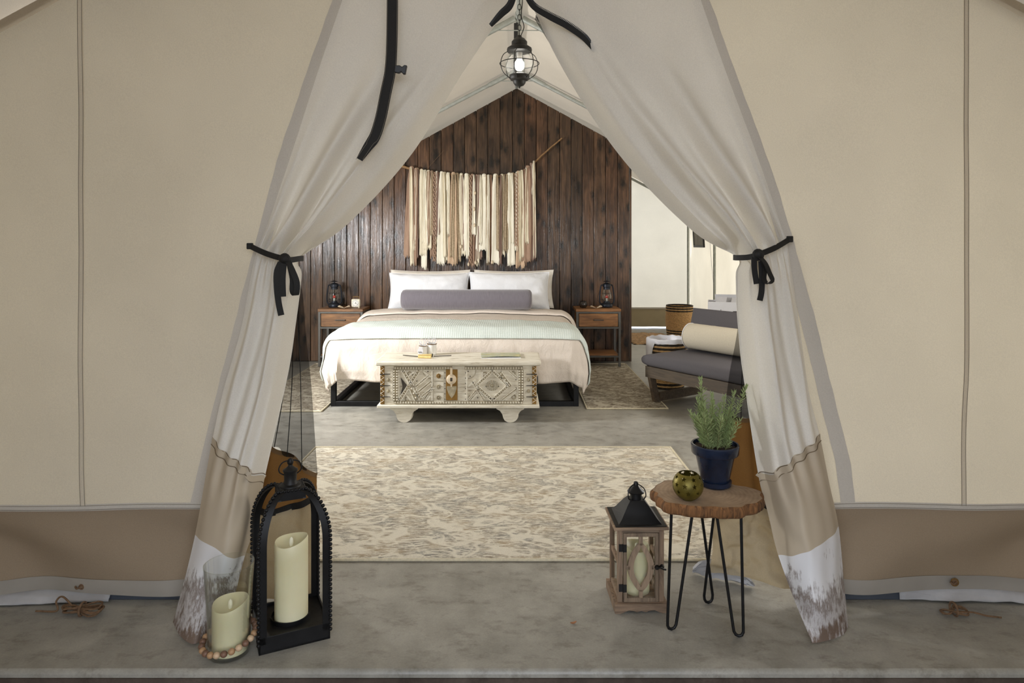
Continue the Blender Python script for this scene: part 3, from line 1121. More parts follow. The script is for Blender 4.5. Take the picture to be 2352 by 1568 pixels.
tie(lflap, (574, 565, 2.40), (655, 595, 2.32), (684, 594, 2.36),
    [[(645, 602, 2.315), (636, 625, 2.305), (636, 660, 2.30), (640, 695, 2.30), (646, 724, 2.30)], [(652, 602, 2.31), (649, 640, 2.297), (650, 681, 2.295)]],
    [[(660, 598, 2.31), (672, 622, 2.29), (682, 650, 2.285), (680, 676, 2.285), (672, 668, 2.30), (672, 640, 2.31), (664, 602, 2.315)]])
tie(rflap, (1814, 549, 2.40), (1740, 585, 2.32), (1698, 592, 2.36),
    [[(1732, 592, 2.31), (1733, 620, 2.30), (1738, 652, 2.295)], [(1748, 600, 2.31), (1750, 640, 2.295), (1749, 670, 2.29), (1745, 690, 2.29)]],
    [[(1744, 588, 2.31), (1758, 605, 2.29), (1768, 628, 2.285), (1774, 644, 2.285), (1762, 650, 2.285), (1755, 640, 2.295), (1757, 615, 2.30), (1748, 592, 2.315)]])


# ================================================================== INSECT SCREENS
def make_screen(net_rows, tan_rows, low_rows, label, side):
    root = thing('insect_screen', label, 'screen')

    def S(tab, ph, amp, n):
        rows = rows_from(tab)
        nr = len(rows) - 1

        def f(u, v):
            p = surf(rows, u, v * nr)
            p.y += amp * math.sin(2 * PI * n * u + ph) + 0.008 * nz(u * 3, v * 5, ph)
            p.z = max(p.z, 0.006)
            return p
        return f
    fn = S(net_rows, 0.4, 0.022, 3.3)
    MB().grid(fn, 40, 60).build('net_panel', 'net', root, label='black see-through insect net')
    ft = S(tan_rows, 0.4, 0.016, 2.0)
    MB().grid(ft, 30, 12).build('tan_panel', 'tanpanel', root, label='tan canvas panel below the net')
    MB().ribbon([ft(i / 30, 0.0) + Vector((0, -0.003, 0)) for i in range(31)], (0, 0, 1), 0.016, 0.002).build('binding', mat('brown_binding%d' % side, (110, 84, 52), 0.8), root)
    MB().ribbon([ft(i / 30, 1.0) + Vector((0, -0.004, 0)) for i in range(31)], (0, 0, 1), 0.024, 0.003).build('black_binding', 'black', root)
    rows = rows_from(low_rows)
    nr = len(rows) - 1

    def fl_(u, v):
        p = surf(rows, u, v * nr)
        p.y += (0.014 * math.sin(2 * PI * 1.6 * u + 1.0 + 3 * v) + (0.018 + 0.022 * (side == 2)) * nz(u * 3.5 + side, v * 4) + (0.012 + 0.014 * (side == 2)) * nz(u * 9, v * 9, 4.0)) * (1 - 0.5 * v)
        p.z = max(p.z, 0.006)
        return p
    MB().grid(fl_, 36, 40).build('lower_panel', 'creampanel', root, label='beige crumpled canvas foot of the screen')
    # folded seams of the net
    for uu in (0.30, 0.55, 0.80):
        MB().tube([fn(uu, 0.35 + 0.65 * i / 30) for i in range(31)], 0.0016, 5).build('net_seam', 'black', root)
    return root


make_screen(
    [[(655, 600, 2.52), (668, 602, 2.54), (680, 604, 2.56)], [(650, 690, 2.52), (672, 690, 2.56), (694, 690, 2.58)], [(640, 790, 2.52), (672, 790, 2.57), (702, 790, 2.60)], [(622, 900, 2.52), (668, 900, 2.58), (713, 900, 2.60)], [(590, 1008, 2.52), (655, 1042, 2.58), (727, 1092, 2.60)]],
    [[(590, 1008, 2.525), (655, 1042, 2.585), (727, 1092, 2.605)], [(572, 1090, 2.52), (650, 1100, 2.57), (727, 1118, 2.60)], [(556, 1166, 2.51), (646, 1172, 2.56), (726, 1140, 2.60)]],
    [[(556, 1170, 2.51), (646, 1176, 2.56), (726, 1144, 2.60)], [(545, 1250, 2.50), (640, 1250, 2.53), (724, 1240, 2.58)], [(535, 1320, 2.48), (636, 1320, 2.50), (723, 1310, 2.55)], [(528, 1378, 2.465), (632, 1380, 2.465), (722, 1368, 2.50)]],
    'black net insect screen with tan foot, drawn aside behind black arched lantern', 1)
make_screen(
    [[(1228, 40, 2.53), (1234, 36, 2.53), (1240, 32, 2.53)], [(1330, 205, 2.54), (1350, 200, 2.54), (1372, 195, 2.54)], [(1444, 366, 2.55), (1470, 352, 2.55), (1500, 345, 2.55)], [(1596, 530, 2.55), (1630, 520, 2.55), (1660, 515, 2.55)], [(1703, 602, 2.54), (1716, 602, 2.53), (1730, 602, 2.52)], [(1698, 740, 2.56), (1725, 740, 2.54), (1752, 740, 2.52)], [(1676, 860, 2.58), (1726, 860, 2.55), (1775, 860, 2.52)], [(1664, 962, 2.60), (1730, 962, 2.57), (1800, 962, 2.52)]],
    [[(1664, 962, 2.605), (1730, 962, 2.575), (1800, 962, 2.525)], [(1668, 1050, 2.60), (1735, 1055, 2.57), (1810, 1060, 2.52)], [(1672, 1128, 2.60), (1745, 1158, 2.56), (1825, 1190, 2.51)]],
    [[(1672, 1130, 2.60), (1745, 1162, 2.56), (1825, 1194, 2.51)], [(1640, 1200, 2.60), (1735, 1215, 2.54), (1835, 1240, 2.50)], [(1638, 1262, 2.60), (1735, 1280, 2.52), (1845, 1300, 2.48)], [(1622, 1310, 2.62), (1735, 1332, 2.52), (1858, 1362, 2.45)]],
    'black net insect screen with tan foot, gathered behind wood slice stool', 2)
b = MB()
b.grid(lambda u, v: (0.705 + 0.20 * u, 2.665 - 0.10 * u + 0.02 * nz(u * 5, v * 5) - 0.03 * v * u, 0.005 + 0.085 * v * math.sin(PI * min(1, 0.06 + 0.9 * u)) ** 0.8 + 0.004 * nz(u * 9, v * 9)), 18, 8)
tag(b.build('groundsheet_corner', 'sheet', merge=0.0005), 'white muddy groundsheet corner poking out under beige canvas', 'groundsheet')

# ================================================================== TENT FRAME
fr = thing('tent_skeleton', 'galvanised tube frame of rafters, ridge pole and posts inside tent', 'tent poles')
RAFT = [(2.62, 0), (5.15, 0), (6.75, 0), (9.0, 0), (10.35, 0)]
for y, _ in RAFT:
    for sg in (-1, 1):
        pts = []
        for q in (0.03, 0.9, 1.8, 2.62):
            xx = RIDGE_X + sg * q
            pts.append((xx, y, roof_z(xx, y) - 0.045))
        MB().tube([pts[0], pts[1], pts[2], pts[3]], 0.019, 12).build('rafter', 'galv', fr)
        MB().tube([pts[0], Vector(pts[0]).lerp(Vector(pts[1]), 0.28)], 0.024, 12).build('rafter_sleeve', 'galv', fr)
        xx = RIDGE_X + sg * 2.62
        MB().tube([(xx, y, 0.0), (xx, y, roof_z(xx, y) - 0.045)], 0.019, 12).build('post', 'galv', fr)
    MB().tube([(RIDGE_X, y - 0.09, roof_z(RIDGE_X, y) - 0.05), (RIDGE_X, y + 0.09, roof_z(RIDGE_X, y) - 0.05)], 0.026, 12).build('ridge_connector', 'galv', fr)
    MB().tube([(RIDGE_X - 0.16, y, roof_z(RIDGE_X, y) - 0.15), (RIDGE_X + 0.16, y, roof_z(RIDGE_X, y) - 0.15)], 0.004, 6).build('connector_brace', 'galv', fr)
MB().tube([(RIDGE_X, 2.5, 3.0), (RIDGE_X, 7.46, 3.0)], 0.019, 12).build('ridge_pole', 'galv', fr)
for sg in (-1, 1):
    xx = RIDGE_X + sg * 2.62
    MB().tube([(xx, yy, roof_z(xx, yy) - 0.045) for yy in (2.5, 5, 7.7, 10.4)], 0.018, 10).build('eave_pole', 'galv', fr)
MB().ribbon([(RIDGE_X - 0.02, yy, 3.0 - 0.03) for yy in (5.2, 5.8, 6.4, 6.75)], (1, 0, 0), 0.03, 0.004).build('ridge_strap', 'black', fr)

# steel rail and ground sheets along the tent foot
for x0, x1, lab in ((-2.75, -1.045, 'blue grey steel rail at tent foot beside muddy flap and glass vase'), (1.13, 2.75, 'blue grey steel rail at tent foot on the stool side')):
    tag(MB().box(x0, x1, 2.475, 2.53, 0.0, 0.085).build('steel_rail', 'steelrail', bevel=0.003), lab, 'rail')
tag(MB().grid(lambda u, v: (-2.4 + 0.95 * u, 2.47 - 0.085 * v * (1 - 0.8 * u) + 0.008 * nz(u * 9, v * 3), 0.052 * (1 - v) * (1 - 0.35 * u) + 0.006 + 0.006 * nz(u * 14, v * 4)), 40, 8).build('groundsheet', 'sheet', solid=0.002), 'white wrinkled groundsheet edge under taupe valance, near loosely coiled rope', 'groundsheet')
tag(MB().grid(lambda u, v: (1.40 + 1.1 * u, 2.47 - 0.07 * v * (0.1 + 0.9 * u) + 0.008 * nz(u * 9, v * 3, 5), 0.055 * (1 - v) * (1 - 0.3 * (1 - u)) + 0.008 + 0.008 * nz(u * 16, v * 4, 3)), 40, 8).build('groundsheet', 'sheet', solid=0.002), 'white grimy groundsheet edge under taupe valance, near looped brown cord', 'groundsheet')

# ================================================================== RUGS
def make_rug(name, label, x0, x1, y0, y1, m_, th=0.012, group=None):
    cx, cy = (x0 + x1) / 2, (y0 + y1) / 2
    root = thing(name, label, 'rug', (cx, cy, 0), 0, group)
    hx, hy = (x1 - x0) / 2, (y1 - y0) / 2
    MB().grid(lambda u, v: (-hx + 2 * hx * u, -hy + 2 * hy * v, th * (1 - 0.5 * (max(abs(2 * u - 1), abs(2 * v - 1)) > 0.995)) + 0.0012 * nz(u * 30, v * 20)), 60, 40).build('pile', m_, root)
    p = [(-hx, -hy), (hx, -hy), (hx, hy), (-hx, hy)]
    b_ = MB()
    for i in range(4):
        a, c = p[i], p[(i + 1) % 4]
        b_.tube([(a[0], a[1], 0.0065), (c[0], c[1], 0.0065)], 0.0065, 8)
    b_.build('binding', 'rugedge', root)
    return root


make_rug('area_rug', 'large cream rug with faded grey motifs in the doorway', -1.24, 1.0, 2.775, 4.31, 'rug')
make_rug('runner_rug', 'worn patterned runner beside bed under nightstand with clock', -2.10, -1.465, 5.24, 7.30, 'rug2')
make_rug('runner_rug', 'worn patterned runner between bed and charcoal lounge chair', 0.585, 1.215, 5.32, 7.30, 'rug2')
# shag mat by the rear wall
b = MB().grid(lambda u, v: (1.55 + 0.62 * u + 0.03 * nz(v * 9, 1), 8.75 + 1.0 * v + 0.03 * nz(u * 9, 2), 0.004 + 0.05 * (math.sin(PI * min(1, max(0, u))) * math.sin(PI * min(1, max(0, v)))) ** 0.4 + 0.012 * nz(u * 14, v * 14)), 50, 50)
tag(b.build('shag_mat', 'fur'), 'tan shaggy mat on floor beyond plank wall', 'rug')

# ================================================================== BED
BX, BF, BB = -0.455, 5.42, 7.44
HW = 0.965
bed = thing('bed', 'black steel box-frame bed with mattress under blush duvet', 'bed', (BX, BF, 0))
L_ = BB - BF
for sx in (-1, 1):
    for yy in (0.0, L_ - 0.04):
        MB().box(sx * HW - 0.02, sx * HW + 0.02, yy, yy + 0.04, 0, 0.26).build('leg', 'blackmetal', bed, bevel=0.002)
    for z0 in (0.0, 0.26):
        MB().box(sx * HW - 0.02, sx * HW + 0.02, 0.04 if z0 == 0 else 0.0, L_ - 0.04 if z0 == 0 else L_, z0, z0 + 0.04).build('side_rail', 'blackmetal', bed, bevel=0.002)
for yy in (0.0, L_ - 0.04):
    for z0 in (0.0, 0.26):
        MB().box(-HW + 0.02, HW - 0.02, yy, yy + 0.04, z0, z0 + 0.04).build('end_rail', 'blackmetal', bed, bevel=0.002)
MB().box(-0.02, 0.02, 0.04, L_ - 0.04, 0.26, 0.30).build('centre_rail', 'blackmetal', bed)
MB().box(-HW + 0.01, HW - 0.01, 0.03, L_ - 0.01, 0.30, 0.555).build('mattress', 'mattress', bed, bevel=0.04)

TOPZ = 0.588


def drape(a, bb, off=0.0):
    """unrolled sheet (a across, bb along) laid on the mattress and hanging over it"""
    hw, yf = 0.90, BF + 0.10
    ox, oy = max(0.0, abs(a) - hw), max(0.0, yf - bb)
    sg = 1 if a >= 0 else -1
    r = max(ox, oy)
    if r <= 1e-6:
        z = TOPZ + 0.012 * nz(a * 2.2, bb * 2.2, 1.0) + 0.006 * nz(a * 7, bb * 6) + 0.02 * (1 - (a / hw) ** 4)
        return Vector((BX + a, bb, z + off))
    th = (PI / 4) * (oy / ox) if ox >= oy else PI / 2 - (PI / 4) * (ox / oy)
    dx, dy = sg * math.cos(th), -math.sin(th)
    R = 0.145
    if r < R * PI / 2:
        h, g = R * math.sin(r / R), R * (1 - math.cos(r / R))
    else:
        e = r - R * PI / 2
        h, g = R + 0.16 * e - 0.35 * max(0.0, e - 0.16), R + e * 0.97
    per = (a if oy >= ox else bb * sg) * 1.0 + th * 0.4
    k = sstep(0.1, 0.5, r)
    h += k * (0.034 * nz(per * 4.0, 2.0 + r, 0.7) + 0.020 * nz(per * 10, r * 2.5, 3.3)) + 0.010 * nz(a * 8, bb * 8, 1.0)
    g *= 1.0 + (0.10 * nz(per * 1.9, 9.0) + 0.16 * math.sin(2 * th) ** 2) * k
    bx, by = BX + max(-hw, min(hw, a)), max(bb, yf)
    z = TOPZ + 0.02 * (1 - (min(abs(a), hw) / hw) ** 4) * max(0, 1 - r / 0.1) - g
    return Vector((bx + dx * (h + off), by + dy * (h + off), max(0.07, z + off * max(0.0, 1 - r / 0.2))))


LS = 0.50
dv = MB().grid(lambda u, v: drape(-0.90 - LS + (1.80 + 2 * LS) * u, BF + 0.10 - 0.47 + (6.90 - BF - 0.10 + 0.47) * v), 150, 110).build('duvet', 'duvet', solid=0.008)
tag(dv, 'blush linen duvet spread over bed and hanging to its foot', 'duvet')


def fold_edge(u, v):
    a = -1.18 + 2.36 * u
    ang = PI * v
    bb = 6.62 + 0.22 * (v if v < 0.5 else 1 - v) * 2 + 0.02 * nz(u * 8, 1.0)
    bb = 6.60 + 0.34 * (0.5 - 0.5 * math.cos(PI * v)) + 0.02 * nz(u * 6, 2.0)
    return drape(a, bb, 0.012 + 0.032 * math.sin(PI * v) ** 0.6)


MB().grid(fold_edge, 120, 14).build('turned_back_edge', 'duvet', dv)

th = MB().grid(lambda u, v: drape(-0.90 - 0.47 + (1.80 + 0.94) * u, BF + 0.10 - 0.125 - 0.10 * abs(2 * u - 1) ** 6 + (5.98 - BF + 0.02) * v, 0.016), 170, 50).build('throw_blanket', 'throw', solid=0.006)
tag(th, 'pale mint waffle throw laid across foot of duvet', 'blanket')


# pillows
def pillow_mesh(w, h, t, seed):
    def f(sgn):
        def g(u, v):
            a, c = 2 * u - 1, 2 * v - 1
            e = (1 - abs(a) ** 3.2) * (1 - abs(c) ** 3.2)
            th_ = t / 2 * max(0.0, e) ** 0.68
            pin = 1 - 0.06 * (1 - abs(c) ** 2) * abs(a) ** 4
            pin2 = 1 - 0.10 * (1 - abs(a) ** 2) * abs(c) ** 4
            wr = 0.012 * nz(a * 3 + seed, c * 3, seed) + 0.007 * nz(a * 9 + c * 3, c * 5, seed)
            return (a * w / 2 * pin, sgn * (th_ + (wr if th_ > 0.004 else 0)), c * h / 2 * pin2 + h / 2)
        return g
    return MB().grid(f(1), 40, 28).grid(f(-1), 40, 28)


def make_pillow(label, cx, y, z, w, h, t, tilt, m_, seed, group, rz=0.0):
    o = pillow_mesh(w, h, t, seed).build('pillow', m_, None, (cx, y, z), merge=0.0008, angle=80)
    o.rotation_euler = (tilt, 0, rz)
    fl_ = MB()
    pts = []
    for i in range(80):
        s_ = i / 20.0
        k_ = int(s_) % 4
        f = s_ - int(s_)
        a, c = [(2 * f - 1, -1), (1, 2 * f - 1), (1 - 2 * f, 1), (-1, 1 - 2 * f)][k_]
        pin = 1 - 0.06 * (1 - abs(c) ** 2) * abs(a) ** 4
        pin2 = 1 - 0.10 * (1 - abs(a) ** 2) * abs(c) ** 4
        pts.append(Vector((a * w / 2 * pin, 0, c * h / 2 * pin2 + h / 2)))
    fl_.tube(pts, 0.004, 6, True)
    fl_.build('piping', m_, o)
    tag(o, label, 'pillow', group)
    return o


make_pillow('cream pillow leaning on planks behind white pillow by the clock side', -0.885, 7.36, 0.60, 0.86, 0.41, 0.15, -0.10, 'pillow2', 1.0, 'bed pillows')
make_pillow('cream pillow leaning on planks behind white pillow by the votive side', 0.02, 7.36, 0.60, 0.86, 0.41, 0.15, -0.10, 'pillow2', 2.0, 'bed pillows')
make_pillow('white pillow behind grey bolster, on side of nightstand with clock', -0.865, 7.05, 0.60, 0.84, 0.40, 0.23, -0.26, 'pillow', 3.0, 'bed pillows')
make_pillow('white pillow behind grey bolster, on side of nightstand with votive', -0.03, 7.03, 0.60, 0.84, 0.41, 0.23, -0.26, 'pillow', 4.0, 'bed pillows')
RX = Matrix.Rotation(PI / 2, 4, 'Y')


def bolster_prof(L, r):
    p = [(1e-4, -L / 2), (r * 0.25, -L / 2 - 0.004), (r * 0.7, -L / 2 - 0.004), (r * 0.93, -L / 2 + 0.012), (r, -L / 2 + 0.04)]
    p += [(r * (1 + 0.015 * nz(i * 0.9, 4)), -L / 2 + 0.04 + (L - 0.08) * i / 20) for i in range(1, 20)]
    return p + [(a, -z) for a, z in reversed(p[:5])]


o = MB().lathe(bolster_prof(1.27, 0.100), 36, (0, 0, 0), RX).build('bolster_pillow', 'velvet', None, (-0.445, 6.70, 0.640 + 0.104), angle=60)
tag(o, 'long grey velvet bolster lying before white pillows', 'bolster')

# ================================================================== TRUNK
tr = thing('trunk', 'whitewashed carved wooden trunk with brass lock plate at bed foot', 'trunk', (-0.387, 4.93, 0), 0.0)
TW, TD = 0.565, 0.36
lid = MB().box(-0.597, 0.597, -0.03, TD + 0.03, 0.413, 0.448).build('lid', 'white_wood', tr, bevel=0.012)
MB().box(-TW, TW, 0.0, TD, 0.13, 0.413).build('body', 'white_wood', tr, bevel=0.003)
MB().box(-0.585, 0.585, -0.022, TD + 0.02, 0.108, 0.13).build('base_moulding', 'white_wood', tr, bevel=0.005)
foot_poly = [(-0.10, 0.108), (-0.10, 0.098), (-0.075, 0.085), (-0.058, 0.06), (-0.052, 0.035), (-0.04, 0.014), (-0.02, 0.003), (0, 0.0), (0.02, 0.003), (0.04, 0.014), (0.052, 0.035), (0.058, 0.06), (0.075, 0.085), (0.10, 0.098), (0.10, 0.108)]
for fx in (-0.393, 0.375):
    for fy in (0.0, TD - 0.07):
        ft = MB().prism(foot_poly, fy, fy + 0.07).build('foot', 'white_wood', tr, (fx, 0, 0))
        MB().lathe([(1e-4, -0.036), (0.042, -0.036), (0.05, -0.028), (0.05, 0.028), (0.042, 0.036), (1e-4, 0.036)], 24, (0.01, fy + 0.05, 0.05), Matrix.Rotation(PI / 2, 4, 'X')).build('wheel', 'white_wood', ft)
# carved front: everything stands a few millimetres proud of the body
FY = -0.001
Zb, Zt = 0.135, 0.408


def carve_bar(x0, z0, x1, z1, w, name='carved_band', m_='carve', t=0.008, dots=True):
    d = Vector((x1 - x0, 0, z1 - z0))
    L = d.length
    ang = math.atan2(z1 - z0, x1 - x0)
    mm = Matrix.Translation((x0, 0, z0)) @ Matrix.Rotation(-ang, 4, 'Y')
    o_ = MB().box(0, L, FY - t, FY, -w / 2, w / 2, mm).build(name, m_, tr, bevel=0.0015)
    e = MB()
    for s_ in (-1, 1):
        e.box(0, L, FY - t - 0.003, FY, s_ * w / 2 - 0.0025, s_ * w / 2 + 0.0025, mm)
    e.build('raised_edge', 'white_wood', o_)
    if dots:
        n = max(2, int(L / (w * 0.95)))
        q = MB()
        for i in range(n):
            c = mm @ Vector(((i + 0.5) * L / n, FY - t - 0.001, 0))
            q.sphere(c, w * 0.20, 8)
        q.build('carved_beads', 'white_wood', o_)
    return o_


def lattice(x0, x1, z0, z1, n, name):
    o_ = MB().box(x0, x1, FY - 0.004, FY, z0, z1).build(name, 'carve', tr)
    q = MB()
    w = (x1 - x0) / n
    h = z1 - z0
    for i in range(n):
        cx, cz = x0 + (i + 0.5) * w, (z0 + z1) / 2
        q.prism([(cx - w * 0.38, cz), (cx, cz - h * 0.38), (cx + w * 0.38, cz), (cx, cz + h * 0.38)], FY - 0.009, FY - 0.004)
    q.build('carved_diamonds', 'white_wood', o_)


lattice(-0.465, -0.045, 0.384, 0.406, 22, 'lattice_band')
lattice(0.045, 0.465, 0.384, 0.406, 22, 'lattice_band')
lattice(-0.465, 0.465, 0.137, 0.157, 48, 'lattice_band')
for sx in (-1, 1):
    carve_bar(sx * 0.452, 0.158, sx * 0.452, 0.382, 0.044, dots=False)
    q = MB()
    for i in range(12):
        for dx in (-0.011, 0.011):
            q.sphere((sx * 0.452 + dx, FY - 0.009, 0.167 + i * 0.0187), 0.0062, 8)
    q.build('carved_beads', 'white_wood', tr)
    # corner stiles with brass zigzag strips, hooks and studs
    st = MB().box(sx * 0.548 - 0.015, sx * 0.548 + 0.015, FY - 0.004, FY + 0.03, Zb, Zt).build('brass_corner', 'brass', tr, label='brass corner strip with zigzag')
    zz = MB()
    for i in range(8):
        za = Zb + 0.012 + i * 0.0325
        zz.tube([(sx * 0.548 - 0.012, FY - 0.005, za), (sx * 0.548 + 0.012, FY - 0.005, za + 0.016), (sx * 0.548 - 0.012, FY - 0.005, za + 0.0325)], 0.0022, 5)
    zz.build('zigzag', 'white_wood', st)
    for z in (0.187, 0.268, 0.350):
        MB().tube([(sx * 0.565, FY - 0.006, z), (sx * 0.490, FY - 0.008, z + 0.001)], [0.0045, 0.0025], 6).build('iron_hook', 'stud', tr)
    for z in (0.228, 0.309):
        MB().lathe([(1e-4, 0.012), (0.008, 0.010), (0.012, 0.004), (0.013, 0.0)], 16, (sx * 0.507, FY, z), Matrix.Rotation(PI / 2, 4, 'X')).build('round_stud', 'carve', tr)
# left field
carve_bar(-0.425, 0.162, -0.285, 0.378, 0.020)
carve_bar(-0.400, 0.378, -0.27, 0.170, 0.020)
carve_bar(-0.345, 0.262, -0.30, 0.165, 0.030)
for k_ in range(3):
    carve_bar(-0.315 + 0.022 * k_, 0.255 - 0.035 * k_, -0.215 + 0.02 * k_, 0.34 - 0.04 * k_, 0.014, dots=(k_ != 1))
carve_bar(-0.19, 0.162, -0.19, 0.378, 0.006, dots=False)
MB().prism([(-0.415, 0.205), (-0.365, 0.262), (-0.415, 0.325), (-0.402, 0.262)], FY - 0.006, FY).build('dark_inlay', 'stud', tr)
# centre tiles with rosettes
for i, z in enumerate((0.338, 0.260, 0.182)):
    tl_ = MB().box(-0.178, -0.105, FY - 0.005, FY, z - 0.034, z + 0.034).build('carved_tile', 'white_wood', tr, bevel=0.0015)
    q = MB()
    for a in range(8):
        q.sphere((-0.142 + 0.013 * math.cos(a * PI / 4), FY - 0.006, z + 0.013 * math.sin(a * PI / 4)), 0.0055, 8)
    q.sphere((-0.142, FY - 0.007, z), 0.007, 8)
    q.build('rosette', 'brass' if i == 0 else 'carve', tl_)
# right field: lozenge with a rosette
cxz = (0.245, 0.268)
for a, c in (((0.13, 0.268), (0.245, 0.375)), ((0.245, 0.375), (0.36, 0.268)), ((0.36, 0.268), (0.245, 0.165)), ((0.245, 0.165), (0.13, 0.268))):
    carve_bar(a[0], a[1], c[0], c[1], 0.018)
carve_bar(0.30, 0.362, 0.375, 0.262, 0.026)
carve_bar(0.10, 0.30, 0.185, 0.165, 0.014)
q = MB()
for r_, n in ((0.012, 8), (0.024, 14), (0.034, 18)):
    for a in range(n):
        q.sphere((cxz[0] + r_ * 1.25 * math.cos(2 * PI * a / n), FY - 0.003, cxz[1] + r_ * math.sin(2 * PI * a / n)), 0.0048, 6)
q.sphere((cxz[0], FY - 0.004, cxz[1]), 0.007, 8)
q.build('rosette', 'carve', tr)
for (px_, pz_) in ((-0.37, 0.172), (-0.352, 0.352), (0.395, 0.355), (0.19, 0.35), (0.40, 0.185), (0.09, 0.185)):
    q = MB()
    for a in range(10):
        q.sphere((px_ + 0.014 * math.cos(a * PI / 5), FY - 0.002, pz_ + 0.014 * math.sin(a * PI / 5)), 0.005, 6)
    q.build('rosette', 'carve', tr)
for cx_, m_ in ((-0.235, 1), (0.105, -1)):
    q = MB()
    for a in range(9):
        an = -PI / 2 - m_ * 0 + (PI / 2) * a / 8 * (-1 if m_ > 0 else 1) + (0 if m_ > 0 else 0)
        q.sphere((cx_ + 0.05 * (math.cos(an) if m_ < 0 else math.cos(an)) + (0.03 if m_ > 0 else -0.03), FY - 0.002, 0.375 + 0.055 * math.sin(an)), 0.0042, 6)
    q.build('carved_arc', 'carve', tr)
for zx in (-0.1, 0.048):
    q = MB()
    for i in range(6):
        q.sphere((zx + 0.003, FY - 0.003, 0.17 + 0.038 * i), 0.0035, 6)
    q.build('nail_row', 'stud', tr)
for (x0, z0, x1, z1, w_) in ((-0.42, 0.37, -0.36, 0.372, 0.004), (-0.425, 0.165, -0.425, 0.375, 0.004), (-0.36, 0.335, -0.31, 0.375, 0.006), (-0.385, 0.21, -0.345, 0.165, 0.006), (-0.255, 0.372, -0.2, 0.33, 0.006), (-0.245, 0.17, -0.2, 0.235, 0.012), (-0.225, 0.165, -0.2, 0.2, 0.006), (0.06, 0.165, 0.06, 0.375, 0.005), (0.075, 0.17, 0.13, 0.235, 0.010), (0.095, 0.165, 0.14, 0.21, 0.006), (0.165, 0.375, 0.165, 0.31, 0.006), (0.175, 0.375, 0.175, 0.32, 0.004), (0.07, 0.26, 0.125, 0.31, 0.006), (0.315, 0.165, 0.42, 0.245, 0.012), (0.34, 0.165, 0.42, 0.225, 0.006), (0.365, 0.375, 0.42, 0.325, 0.010), (0.19, 0.172, 0.30, 0.172, 0.008)):
    carve_bar(x0, z0, x1, z1, w_, 'carved_line', 'carve', 0.005, False)
for (px_, pz_) in ((-0.398, 0.30), (-0.398, 0.225), (-0.33, 0.345), (-0.30, 0.30), (-0.345, 0.24), (-0.22, 0.37), (-0.205, 0.30), (-0.24, 0.21), (0.07, 0.37), (0.085, 0.335), (0.155, 0.30), (0.20, 0.262), (0.29, 0.262), (0.31, 0.37), (0.415, 0.31), (0.415, 0.25), (0.36, 0.19), (0.14, 0.18)):
    MB().sphere((0, 0, 0), 0.0042, 8).build('dark_nail', 'stud', tr, (px_, FY - 0.001, pz_))
# lock plate and hasp
lp = MB().box(-0.090, -0.006, FY - 0.006, FY, 0.162, 0.385).build('lock_plate', 'brass', tr, bevel=0.002, label='brass lock plate')
MB().prism([(-0.083, 0.265), (-0.013, 0.265), (-0.013, 0.245), (-0.028, 0.205), (-0.048, 0.178), (-0.068, 0.205), (-0.083, 0.245)], FY - 0.009, FY - 0.006).build('plate_inlay', 'carve', lp)
hs = MB().lathe([(1e-4, 0.012), (0.030, 0.011), (0.036, 0.006), (0.036, 0.0)], 28, (-0.050, FY - 0.006, 0.315), Matrix.Rotation(PI / 2, 4, 'X'))
hs.box(-0.058, -0.042, FY - 0.018, FY - 0.006, 0.34, 0.40)
hs.prism([(-0.058, 0.285), (-0.042, 0.285), (-0.046, 0.262), (-0.054, 0.262)], FY - 0.016, FY - 0.006)
ho = hs.build('hasp', 'shell', tr, label='whitened metal hasp')
MB().box(-0.058, -0.042, FY - 0.022, FY - 0.016, 0.302, 0.328).build('hasp_staple', 'stud', ho, bevel=0.002)
# side ring
MB().tube(ring_path((TW + 0.008, 0.06, 0.30), 0.022, 16, 'X'), 0.004, 6, True).build('side_ring', 'nssteel', tr)

# things on the trunk
TT = 0.448


def make_jar(label, x, y, r, h, tilt):
    root = thing('glass_jar', label, 'jar', (x, y, TT))
    MB().lathe([(1e-4, 0.002), (r * 0.9, 0.002), (r, 0.01), (r, h * 0.75), (r * 0.94, h)], 24, cap=False).build('jar_body', 'ceramic', root)
    MB().lathe([(r * 0.97, h * 0.92), (r * 1.04, h * 0.93), (r * 1.04, h * 0.99), (r * 0.96, h)], 24, cap=False).build('twine_band', 'rope', root)
    q = MB()
    for k_ in range(9):
        a = k_ * 0.7
        base = Vector((0.3 * r * math.cos(a), 0.3 * r * math.sin(a), h))
        q.tube(spline([base, base + Vector((0.7 * r * math.cos(a), 0.4 * r * math.sin(a), 0.02)), base + Vector((0.4 * r * math.cos(a + 1), 0.3 * r * math.sin(a + 1), 0.035 + 0.01 * (k_ % 3)))], 8), 0.0016, 5)
    q.build('ribbon_tuft', 'plasticbag', root)
    return root


